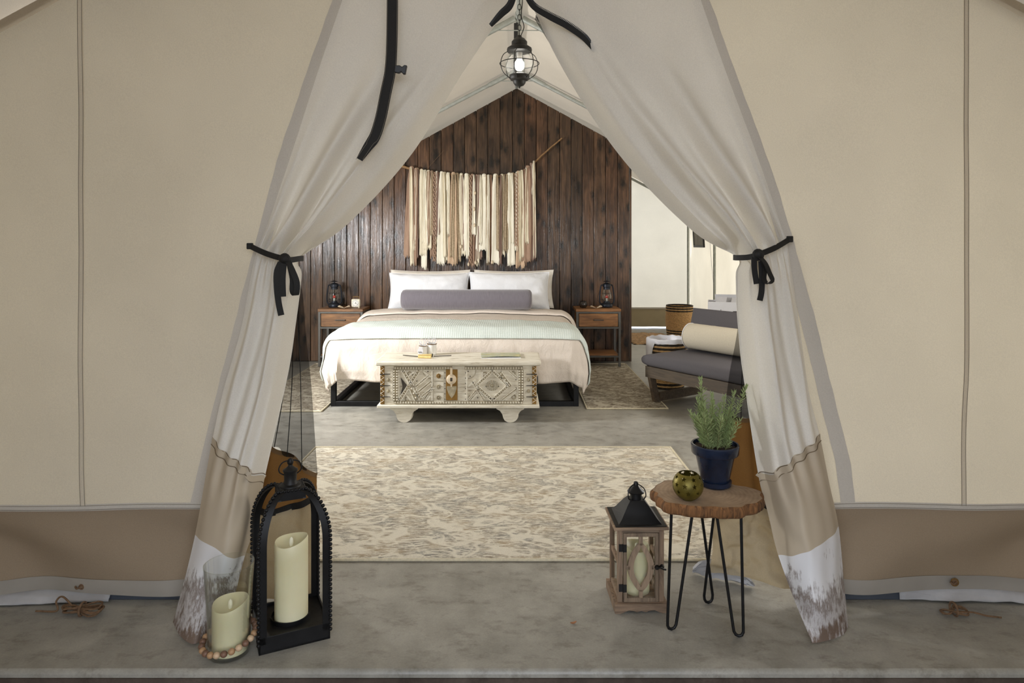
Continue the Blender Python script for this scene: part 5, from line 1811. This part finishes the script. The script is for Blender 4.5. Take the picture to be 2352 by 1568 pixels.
for k_ in range(4):
    m3 = Matrix.Rotation(k_ * PI / 2, 3, 'Z')
    rb = MB()
    bw = 0.024
    NS = 44
    vs_ = []
    for i in range(NS + 1):
        w_, z_ = rib_w(i / NS)
        tt = 0.005
        e = min(bw, w_ * 0.98)
        for p in ((w_, w_), (w_ - e, w_), (w_ - e, w_ - tt), (w_ - tt, w_ - tt), (w_ - tt, w_ - e), (w_, w_ - e)):
            vs_.append(m3 @ Vector((p[0], p[1], z_)))
    fs = []
    for i in range(NS):
        for q in range(6):
            q2 = (q + 1) % 6
            fs.append((i * 6 + q, i * 6 + q2, (i + 1) * 6 + q2, (i + 1) * 6 + q))
    rb.add(vs_, fs)
    ro = rb.build('rib', 'blackmetal', al, angle=30)
    bd = MB()
    L = 0.0
    last = None
    acc = []
    for i in range(400):
        w_, z_ = rib_w(i / 399)
        p = Vector((w_, w_, z_))
        if last is None or (p - last).length > 0.0135:
            acc.append(p)
            last = p
    for p in acc:
        q = m3 @ (p + Vector((0.001, 0.001, 0.002)))
        bd.sphere(q, 0.0062, 8)
    bd.build('bead_trim', 'blackmetal', ro)
    # arch spandrel of each face and its bead row
    sp_ = MB().prism([(-0.045, 0.448), (0.045, 0.448), (0.036, 0.478), (-0.036, 0.478)], -0.044, -0.034, Matrix.Rotation(k_ * PI / 2, 4, 'Z')).build('arch_crown', 'blackmetal', al)
    bd = MB()
    for i in range(7):
        bd.sphere(Matrix.Rotation(k_ * PI / 2, 3, 'Z') @ Vector((-0.036 + 0.012 * i, -0.041, 0.478)), 0.0058, 8)
    bd.build('bead_trim', 'blackmetal', sp_)
MB().box(-0.043, 0.043, -0.043, 0.043, 0.474, 0.482).build('top_plate', 'agedmetal', al, bevel=0.002)
MB().lathe([(1e-4, 0.482), (0.036, 0.482), (0.034, 0.486), (0.024, 0.490), (0.020, 0.500), (0.021, 0.526), (0.024, 0.531), (0.024, 0.536), (0.014, 0.542), (0.008, 0.548), (0.007, 0.552), (0.010, 0.557), (0.0105, 0.563), (0.007, 0.571), (1e-4, 0.574)], 32).build('finial', 'agedmetal', al)
MB().tube(spline([(0.021, 0, 0.52), (0.034, 0, 0.53), (0.036, 0, 0.545), (0.024, 0, 0.562), (0.0, 0, 0.566), (-0.024, 0, 0.562), (-0.036, 0, 0.545), (-0.034, 0, 0.53), (-0.021, 0, 0.52)], 40), 0.0022, 6).build('ring_handle', 'blackmetal', al)
make_candle('tall ivory pillar candle inside black arched lantern', (AL[0] + 0.005, AL[1] - 0.005, 0.0425), 0.054, 0.262, 0.008, 0.6)

# ================================================================== GLASS VASE WITH BEADS
GV = (-0.893, 2.155, 0.0)
gv = thing('glass_vase', 'clear glass cylinder vase in front of muddy flap', 'vase', GV)
MB().lathe([(1e-4, 0.0), (0.056, 0.0), (0.062, 0.004), (0.0635, 0.03), (0.0655, 0.12), (0.071, 0.22), (0.0755, 0.283), (0.0735, 0.283), (0.069, 0.22), (0.0635, 0.12), (0.061, 0.03), (0.058, 0.012), (1e-4, 0.012)], 56).build('glass_wall', 'glass', gv)
MB().tube(ring_path((0, 0, 0.283), 0.0745, 56), 0.0014, 6, True).build('rim', 'glass', gv)
make_candle('short ivory pillar candle inside clear glass vase', (GV[0] + 0.004, GV[1], 0.0125), 0.0545, 0.150, 0.009, 0.9)
bdg = thing('bead_garland', 'loop of wooden beads around glass vase', 'bead garland', GV)
NB = 23
MB().tube([(0.079 * math.cos(2 * PI * i / 60), 0.079 * math.sin(2 * PI * i / 60), 0.052 + 0.016 * math.cos(2 * PI * i / 60 - 0.9)) for i in range(60)], 0.0012, 5, True).build('cord', 'rope', bdg)
for i in range(NB):
    a = 2 * PI * i / NB
    MB().sphere((0, 0, 0), 0.0108, 12, 0.92).build('bead', random.choice(['bead1', 'bead1', 'bead3', 'bead2', 'bead2']), bdg, (0.079 * math.cos(a), 0.079 * math.sin(a), 0.052 + 0.016 * math.cos(a - 0.9)))

# ================================================================== WOODEN LANTERN
WL = (0.452, 2.395, 0.0)
wl = thing('wood_lantern', 'weathered wooden lantern with black tin roof and ogive door', 'lantern', WL, 0.03)
hx, dpt = 0.082, 0.164
# base with scalloped apron
ap = [(-0.093, 0.0), (-0.075, 0.0), (-0.062, 0.004), (-0.045, 0.011), (-0.028, 0.009), (-0.016, 0.004), (0, 0.009), (0.016, 0.004), (0.028, 0.009), (0.045, 0.011), (0.062, 0.004), (0.075, 0.0), (0.093, 0.0), (0.093, 0.033), (-0.093, 0.033)]
MB().prism(ap, -0.011, -0.002).build('apron', 'lwoodh', wl)
MB().prism(ap, dpt + 0.002, dpt + 0.011).build('apron', 'lwoodh', wl)
for sx in (-1, 1):
    MB().box(sx * 0.0885 - 0.0045, sx * 0.0885 + 0.0045, -0.002, dpt + 0.002, 0.0, 0.033).build('apron', 'lwood', wl)
MB().box(-0.084, 0.084, -0.002, dpt + 0.002, 0.024, 0.034).build('floor_board', 'lwoodh', wl)
for sx in (-1, 1):
    for y0 in (0.0, dpt - 0.018):
        MB().box(sx * (hx - 0.009) - 0.009, sx * (hx - 0.009) + 0.009, y0, y0 + 0.018, 0.034, 0.290).build('post', 'lwood', wl, bevel=0.0015)
    for z0 in (0.034, 0.155, 0.272):
        MB().box(sx * (hx - 0.009) - 0.006, sx * (hx - 0.009) + 0.006, 0.018, dpt - 0.018, z0, z0 + 0.018).build('side_bar', 'lwood', wl, bevel=0.001)
    MB().box(sx * (hx - 0.009) - 0.001, sx * (hx - 0.009) + 0.001, 0.018, dpt - 0.018, 0.052, 0.272).build('side_pane', 'glass', wl)
for z0 in (0.034, 0.272):
    MB().box(-hx + 0.018, hx - 0.018, dpt - 0.016, dpt - 0.004, z0, z0 + 0.018).build('rear_bar', 'lwoodh', wl)
MB().box(-hx + 0.018, hx - 0.018, 0.0, 0.016, 0.278, 0.290).build('front_bar', 'lwoodh', wl)
# door: frame plus pointed oval
dr = MB().box(-0.062, -0.050, -0.004, 0.010, 0.036, 0.277).box(0.050, 0.062, -0.004, 0.010, 0.036, 0.277).box(-0.050, 0.050, -0.004, 0.010, 0.036, 0.050).box(-0.050, 0.050, -0.004, 0.010, 0.264, 0.277).build('door', 'lwood', wl, bevel=0.001)
og = MB()
for sx in (-1, 1):
    outer, inner = [], []
    for i in range(25):
        tq = i / 24
        z_ = 0.072 + 0.168 * tq
        xo = 0.040 * math.sin(PI * tq) ** 0.85 + 0.006
        xi = max(0.0, 0.026 * math.sin(PI * min(1, max(0, (tq - 0.10) / 0.80))) ** 0.95)
        outer.append((sx * xo, z_))
        inner.append((sx * xi, z_))
    for i in range(24):
        quad = [inner[i], outer[i], outer[i + 1], inner[i + 1]]
        og.prism(quad if sx > 0 else quad[::-1], -0.002, 0.008)
og.box(-0.0065, 0.0065, -0.002, 0.008, 0.050, 0.078)
og.box(-0.0065, 0.0065, -0.002, 0.008, 0.234, 0.264)
og.box(-0.050, -0.038, -0.002, 0.008, 0.149, 0.163)
og.box(0.038, 0.050, -0.002, 0.008, 0.149, 0.163)
og.build('ogive_tracery', 'lwood', dr, smooth=False)
MB().box(-0.050, 0.050, 0.0085, 0.0095, 0.050, 0.264).build('door_pane', 'glass', dr)
for z_ in (0.085, 0.225):
    MB().box(-0.0775, -0.0635, -0.0025, 0.0, z_ - 0.013, z_ + 0.013).box(-0.0615, -0.0515, -0.0065, -0.004, z_ - 0.013, z_ + 0.013).tube([(-0.0625, -0.004, z_ - 0.014), (-0.0625, -0.004, z_ + 0.014)], 0.002, 8).build('hinge', 'agedmetal', dr, label='dark metal hinge')
lt = MB().lathe([(1e-4, 0.010), (0.005, 0.009), (0.008, 0.004), (0.009, 0)], 16, (0.056, -0.004, 0.157), Matrix.Rotation(PI / 2, 4, 'X'))
lt.lathe([(1e-4, 0.010), (0.005, 0.009), (0.008, 0.004), (0.009, 0)], 16, (0.074, 0.0, 0.157), Matrix.Rotation(PI / 2, 4, 'X'))
lt.tube(spline([(0.056, -0.014, 0.157), (0.066, -0.018, 0.162), (0.076, -0.014, 0.155), (0.086, -0.012, 0.152)], 12), 0.003, 6)
lt.build('latch', 'agedmetal', dr, label='dark metal latch')
# roof
MB().box(-0.096, 0.096, -0.014, dpt + 0.014, 0.290, 0.300).build('eave_board', 'lwoodh', wl, bevel=0.001)
MB().box(-0.090, 0.090, -0.008, dpt + 0.008, 0.300, 0.303).build('eave_sheet', 'agedmetal', wl)
cy_ = dpt / 2
prof = [(0.076, 0.303), (0.062, 0.318), (0.050, 0.336), (0.038, 0.354), (0.026, 0.368)]
vs_, fs = [], []
for r_, z_ in prof:
    for sx, sy in ((-1, -1), (1, -1), (1, 1), (-1, 1)):
        vs_.append((sx * r_, cy_ + sy * r_, z_))
for i in range(len(prof) - 1):
    for q in range(4):
        q2 = (q + 1) % 4
        fs.append((i * 4 + q, i * 4 + q2, i * 4 + 4 + q2, i * 4 + 4 + q))
fs.append(tuple(range(len(vs_) - 4, len(vs_))))
MB().add(vs_, fs).build('tin_roof', 'roofblack', wl, angle=25)
MB().lathe([(1e-4, 0.366), (0.021, 0.366), (0.021, 0.388), (0.030, 0.390), (0.031, 0.394), (0.024, 0.400), (0.020, 0.404), (0.012, 0.411), (0.0085, 0.415), (0.0085, 0.424), (0.006, 0.428), (1e-4, 0.429)], 32, (0, cy_, 0)).build('roof_cap', 'roofblack', wl)
MB().tube(spline([(0.026, cy_ - 0.012, 0.368), (0.032, cy_ - 0.020, 0.385), (0.026, cy_ - 0.012, 0.408), (0.0, cy_, 0.420), (-0.026, cy_ - 0.012, 0.408), (-0.032, cy_ - 0.020, 0.385), (-0.026, cy_ - 0.014, 0.368), (0, cy_ - 0.024, 0.362), (0.026, cy_ - 0.012, 0.368)], 48), 0.002, 6).build('ring_handle', 'roofblack', wl)
make_candle('ivory pillar candle inside wooden lantern', (WL[0], WL[1] + 0.082, 0.0345), 0.046, 0.165, 0.006, 2.0)

# ================================================================== WOOD SLICE STOOL
TS = (0.660, 2.325, 0.0)
ts = thing('slice_stool', 'low stool of live-edge wood slice on three black hairpin legs', 'stool', TS)
TZ = 0.444
N_ = 120


def slice_r(a):
    r = 0.168 + 0.013 * math.cos(2 * a + 0.4) + 0.007 * math.cos(3 * a + 1.0) + 0.006 * math.cos(5 * a - 0.5) + 0.0055 * math.sin(9 * a) + 0.003 * math.sin(17 * a + 1)
    r += 0.010 * math.exp(-((((a - 4.72) + PI) % (2 * PI) - PI) / 0.16) ** 2) + 0.008 * math.exp(-((((a - 3.35) + PI) % (2 * PI) - PI) / 0.12) ** 2)
    return r


rs = [slice_r(2 * PI * i / N_) for i in range(N_)]
vs_ = [(0, 0, TZ)] + [(rs[i] * q * math.cos(2 * PI * i / N_), rs[i] * q * 0.86 * math.sin(2 * PI * i / N_), TZ) for q in (0.5, 0.985) for i in range(N_)]
fs = [(0, 1 + i, 1 + (i + 1) % N_) for i in range(N_)] + [(1 + i, 1 + N_ + i, 1 + N_ + (i + 1) % N_, 1 + (i + 1) % N_) for i in range(N_)]
vs_ += [(rs[i] * 0.96 * math.cos(2 * PI * i / N_), rs[i] * 0.96 * 0.86 * math.sin(2 * PI * i / N_), TZ - 0.038) for i in range(N_)]
fs.append(tuple(1 + 2 * N_ + i for i in reversed(range(N_))))
MB().add(vs_, fs).build('slice_top', 'slice', ts)
bk_ = MB()


def bark(u, v):
    a = 2 * PI * u
    r = slice_r(a) + 0.004 * nz(math.cos(a) * 24, math.sin(a) * 24, v * 1.0) + 0.006 * math.sin(PI * v)
    if v in (0.0, 1.0):
        r = slice_r(a) * (0.985 if v == 0 else 0.955)
    return (r * math.cos(a), r * 0.86 * math.sin(a), TZ + 0.0005 - 0.0395 * v)


bk_.grid(bark, 180, 6).build('bark', 'bark', ts, merge=0.0003, angle=70, label='ridged brown bark edge')


def hairpin(foot, top_c, sp_top, sp_foot, rz):
    ca, sa = math.cos(rz), math.sin(rz)
    o = []
    L = 0.40
    rr = sp_foot
    for s_ in range(2):
        pass
    zt = TZ - 0.036
    pts = [(-sp_top, zt), (-sp_foot, 0.032), (-sp_foot * 0.92, 0.018), (-sp_foot * 0.6, 0.008), (0, 0.0045), (sp_foot * 0.6, 0.008), (sp_foot * 0.92, 0.018), (sp_foot, 0.032), (sp_top, zt)]
    out = []
    for s_, z_ in pts:
        f = z_ / zt
        cx = foot[0] + (top_c[0] - foot[0]) * f
        cy = foot[1] + (top_c[1] - foot[1]) * f
        out.append((cx + s_ * ca, cy + s_ * sa, z_))
    return out


for foot, topc, rz, st in (((-0.128, -0.045), (-0.088, -0.035), 0.12, 0.038), ((0.085, -0.085), (0.058, -0.06), -0.18, 0.040), ((0.045, 0.125), (0.028, 0.075), 0.15, -0.032)):
    pts = hairpin(foot, topc, st, 0.016, rz)
    MB().tube(pts, 0.005, 10).build('hairpin_leg', 'blackmetal', ts, angle=70)
    MB().box(-0.045, 0.045, -0.016, 0.016, TZ - 0.041, TZ - 0.037, Matrix.Translation((topc[0], topc[1], 0)) @ Matrix.Rotation(rz, 4, 'Z')).build('leg_plate', 'blackmetal', ts)

# flower pot with rosemary
PP = (0.712, 2.395, TZ)
pp = thing('potted_rosemary', 'rosemary in blue glazed pot on wood slice stool', 'potted plant', PP)
MB().lathe([(1e-4, 0.0), (0.050, 0.0), (0.056, 0.006), (0.057, 0.020), (0.053, 0.021), (0.050, 0.012), (1e-4, 0.012)], 40).build('saucer', 'pot', pp)
MB().lathe([(1e-4, 0.012), (0.046, 0.012), (0.049, 0.02), (0.068, 0.112), (0.078, 0.112), (0.081, 0.116), (0.083, 0.143), (0.080, 0.147), (0.075, 0.146), (0.072, 0.125), (1e-4, 0.120)], 48).build('pot', 'pot', pp, label='blue glazed pot')
MB().grid(lambda u, v: ((0.073 * v) * math.cos(2 * PI * u), (0.073 * v) * math.sin(2 * PI * u), 0.133 + 0.006 * nz(math.cos(2 * PI * u) * v * 6, math.sin(2 * PI * u) * v * 6)), 40, 8).build('soil', 'soil', pp, merge=0.0003)


def needle(m, p, d, L, w):
    d = d.normalized()
    sd = d.cross(Vector((0.3, 0.5, 1))).normalized() * w
    q = p + d * L * 0.55 + Vector((0, 0, L * 0.10))
    e = p + d * L + Vector((0, 0, L * 0.12))
    m.add([p, q + sd, e, q - sd, q + Vector((0, 0, w * 0.6))], [(0, 1, 4), (1, 2, 4), (2, 3, 4), (3, 0, 4)])


rng = random.Random(11)
for k_ in range(38):
    a = rng.uniform(0, 2 * PI)
    r0 = 0.042 * rng.random() ** 0.6
    hgt = rng.uniform(0.07, 0.15) if k_ > 8 else (0.245, 0.215, 0.20, 0.185, 0.18, 0.17, 0.165, 0.16, 0.175)[k_]
    lean = rng.uniform(0.2, 0.55) * (1.0 if k_ > 8 else 0.45)
    base = Vector((r0 * math.cos(a), r0 * math.sin(a), 0.128))
    if k_ == 0:
        base, a, lean = Vector((-0.025, 0.01, 0.128)), PI, 0.10
    if k_ == 1:
        base, a, lean = Vector((0.03, 0.0, 0.128)), 0.2, 0.42
    if k_ == 2:
        base, a, lean = Vector((0.02, 0.0, 0.128)), 0.0, 0.25
    pth = spline([base, base + Vector((lean * hgt * 0.35 * math.cos(a), lean * hgt * 0.35 * math.sin(a), hgt * 0.4)), base + Vector((lean * hgt * math.cos(a), lean * hgt * math.sin(a), hgt))], 14)
    st_ = MB().tube(pth, [0.0022 * (1 - 0.6 * i / 14) for i in range(15)], 5).build('stem', 'stem', pp)
    lf = MB()
    nl = int(hgt / 0.0042) + 8
    for j in range(nl * 2):
        f = 1.0 + (j / (nl * 2)) * 12.9
        p = cr(pth, min(f, 13.99))
        an = j * 2.4 + rng.uniform(-0.4, 0.4)
        up = rng.uniform(0.35, 0.95) if f < 12.5 else 1.6
        d = Vector((math.cos(an), math.sin(an), up))
        needle(lf, p, d, rng.uniform(0.018, 0.030) * (1.0 if f < 12 else 0.7), 0.0027)
    lf.build('needles', 'leaf', st_, smooth=False)

# star votive: a round pierced brass bowl, the stars are real holes
SV = (0.583, 2.262, TZ)
r_ = 0.0505
prof = []
for i in range(19):
    an = -PI / 2 + (PI * 0.5 + 0.88) * i / 18
    prof.append((max(1e-4, r_ * math.cos(an)), 0.048 + r_ * 0.97 * math.sin(an)))
prof[0] = (1e-4, 0.0)
prof[1] = (0.018, 0.0)
inn = [(max(1e-4, a - 0.0022), z_ + 0.0015) for a, z_ in reversed(prof)]
sv = MB().lathe(prof + inn, 48).build('star_votive', 'olive', None, SV, rz=0.2)
cut = MB()
for row, (el, n, ph) in enumerate(((0.62, 8, 0.0), (0.18, 10, 0.3), (-0.28, 9, 0.1))):
    for i in range(n):
        az = 2 * PI * i / n + ph
        mm = Matrix.Translation((0, 0, 0.048)) @ Matrix.Rotation(az, 4, 'Z') @ Matrix.Rotation(-el, 4, 'Y')
        ring = []
        for k_ in range(10):
            rr = 0.0092 if k_ % 2 == 0 else 0.0040
            aa = PI / 2 + k_ * PI / 5
            ring.append((rr * math.cos(aa), rr * math.sin(aa)))
        pts = [mm @ Vector((0.036, x_, z_)) for x_, z_ in ring] + [mm @ Vector((0.065, x_, z_)) for x_, z_ in ring]
        cut.add(pts, [tuple(reversed(range(10))), tuple(range(10, 20))] + [(k_, (k_ + 1) % 10, 10 + (k_ + 1) % 10, 10 + k_) for k_ in range(10)])
co = cut.build('star_cutter', 'olive', None, SV, rz=0.2, smooth=False)
md = sv.modifiers.new('stars', 'BOOLEAN')
md.operation = 'DIFFERENCE'
md.solver = 'EXACT'
md.object = co
bpy.context.view_layer.update()
dg = bpy.context.evaluated_depsgraph_get()
nm = bpy.data.meshes.new_from_object(sv.evaluated_get(dg))
sv.modifiers.clear()
sv.data = nm
bpy.data.objects.remove(co, do_unlink=True)
nm.set_sharp_from_angle(angle=math.radians(40))
tag(sv, 'round olive brass votive pierced with stars on wood slice', 'votive')


# ================================================================== ROPES
def rope_coil(name, label, c, sx, sy, n, seed, tail):
    rg = random.Random(seed)
    root = thing(name, label, 'rope', c)
    for k_ in range(n):
        a0 = rg.uniform(-0.25, 0.25)
        lx, ly = sx * rg.uniform(0.65, 1.0), sy * rg.uniform(0.6, 1.0)
        z_ = 0.004 + 0.0045 * k_
        pts = []
        for i in range(28):
            t_ = 2 * PI * i / 28
            x_ = lx * math.sin(t_)
            y_ = ly * math.sin(2 * t_) * 0.8 + ly * 0.3 * math.cos(t_)
            pts.append((x_ * math.cos(a0) - y_ * math.sin(a0), x_ * math.sin(a0) + y_ * math.cos(a0), z_ + 0.004 + 0.008 * abs(nz(t_, k_))))
        MB().tube(pts, 0.0032, 6, True).build('loop', 'rope', root)
    MB().tube(ring_path((0, 0, 0.018), 0.022, 16, 'X'), 0.004, 6, True).build('wrap', 'rope', root)
    MB().tube(spline([Vector(p) for p in tail], 24), 0.0032, 6).build('loose_end', 'rope', root)
    return root


rope_coil('rope_coil', 'loosely tied brown rope coil on concrete by groundsheet', (W(200, 1390, 2.40).x, 2.375, 0.002), 0.075, 0.03, 5, 3, [(-0.02, 0.0, 0.01), (-0.08, 0.02, 0.05), (-0.105, 0.02, 0.035), (-0.09, 0.0, 0.012), (-0.17, 0.01, 0.006)])
rope_coil('rope_coil', 'dark looped cord lying beside grimy groundsheet', (W(2180, 1388, 2.40).x, 2.375, 0.002), 0.05, 0.025, 2, 5, [(0.0, 0.0, 0.01), (0.06, -0.01, 0.012), (0.10, -0.02, 0.006), (0.145, -0.03, 0.005)])
for gx, gy, lab in ((188, 1347, 'brown rope knot in eyelet above loosely tied rope coil'), (2193, 1337, 'brown rope knot in eyelet above dark looped cord')):
    g = W(gx, gy, DW - 0.02)
    root = thing('rope_knot', lab, 'knot', g)
    MB().tube(ring_path((0, 0, 0), 0.007, 14, 'Y'), 0.0045, 6, True).build('turn', 'rope', root)
    MB().tube(spline([(0.004, 0.02, 0), (0.0, -0.008, 0.003), (-0.012, -0.01, -0.002), (-0.02, -0.006, 0.004)], 12), 0.0035, 6).build('loose_end', 'rope', root)

# dry leaf on the slab
lfm = MB().grid(lambda u, v: (0.012 * (u - 0.5) * 2, 0.006 * (v - 0.5) * 2 * math.sin(PI * (0.05 + 0.9 * u)), 0.002 + 0.004 * (2 * u - 1) ** 2 + 0.003 * (2 * v - 1) ** 2), 10, 6)
lo = lfm.build('dry_leaf', mat('dry_leaf', (168, 120, 84), 0.8), None, W(1317, 1433, CH * F / (1433 - HZ)), 0.4)
tag(lo, 'tiny curled dry leaf on bare concrete', 'leaf')
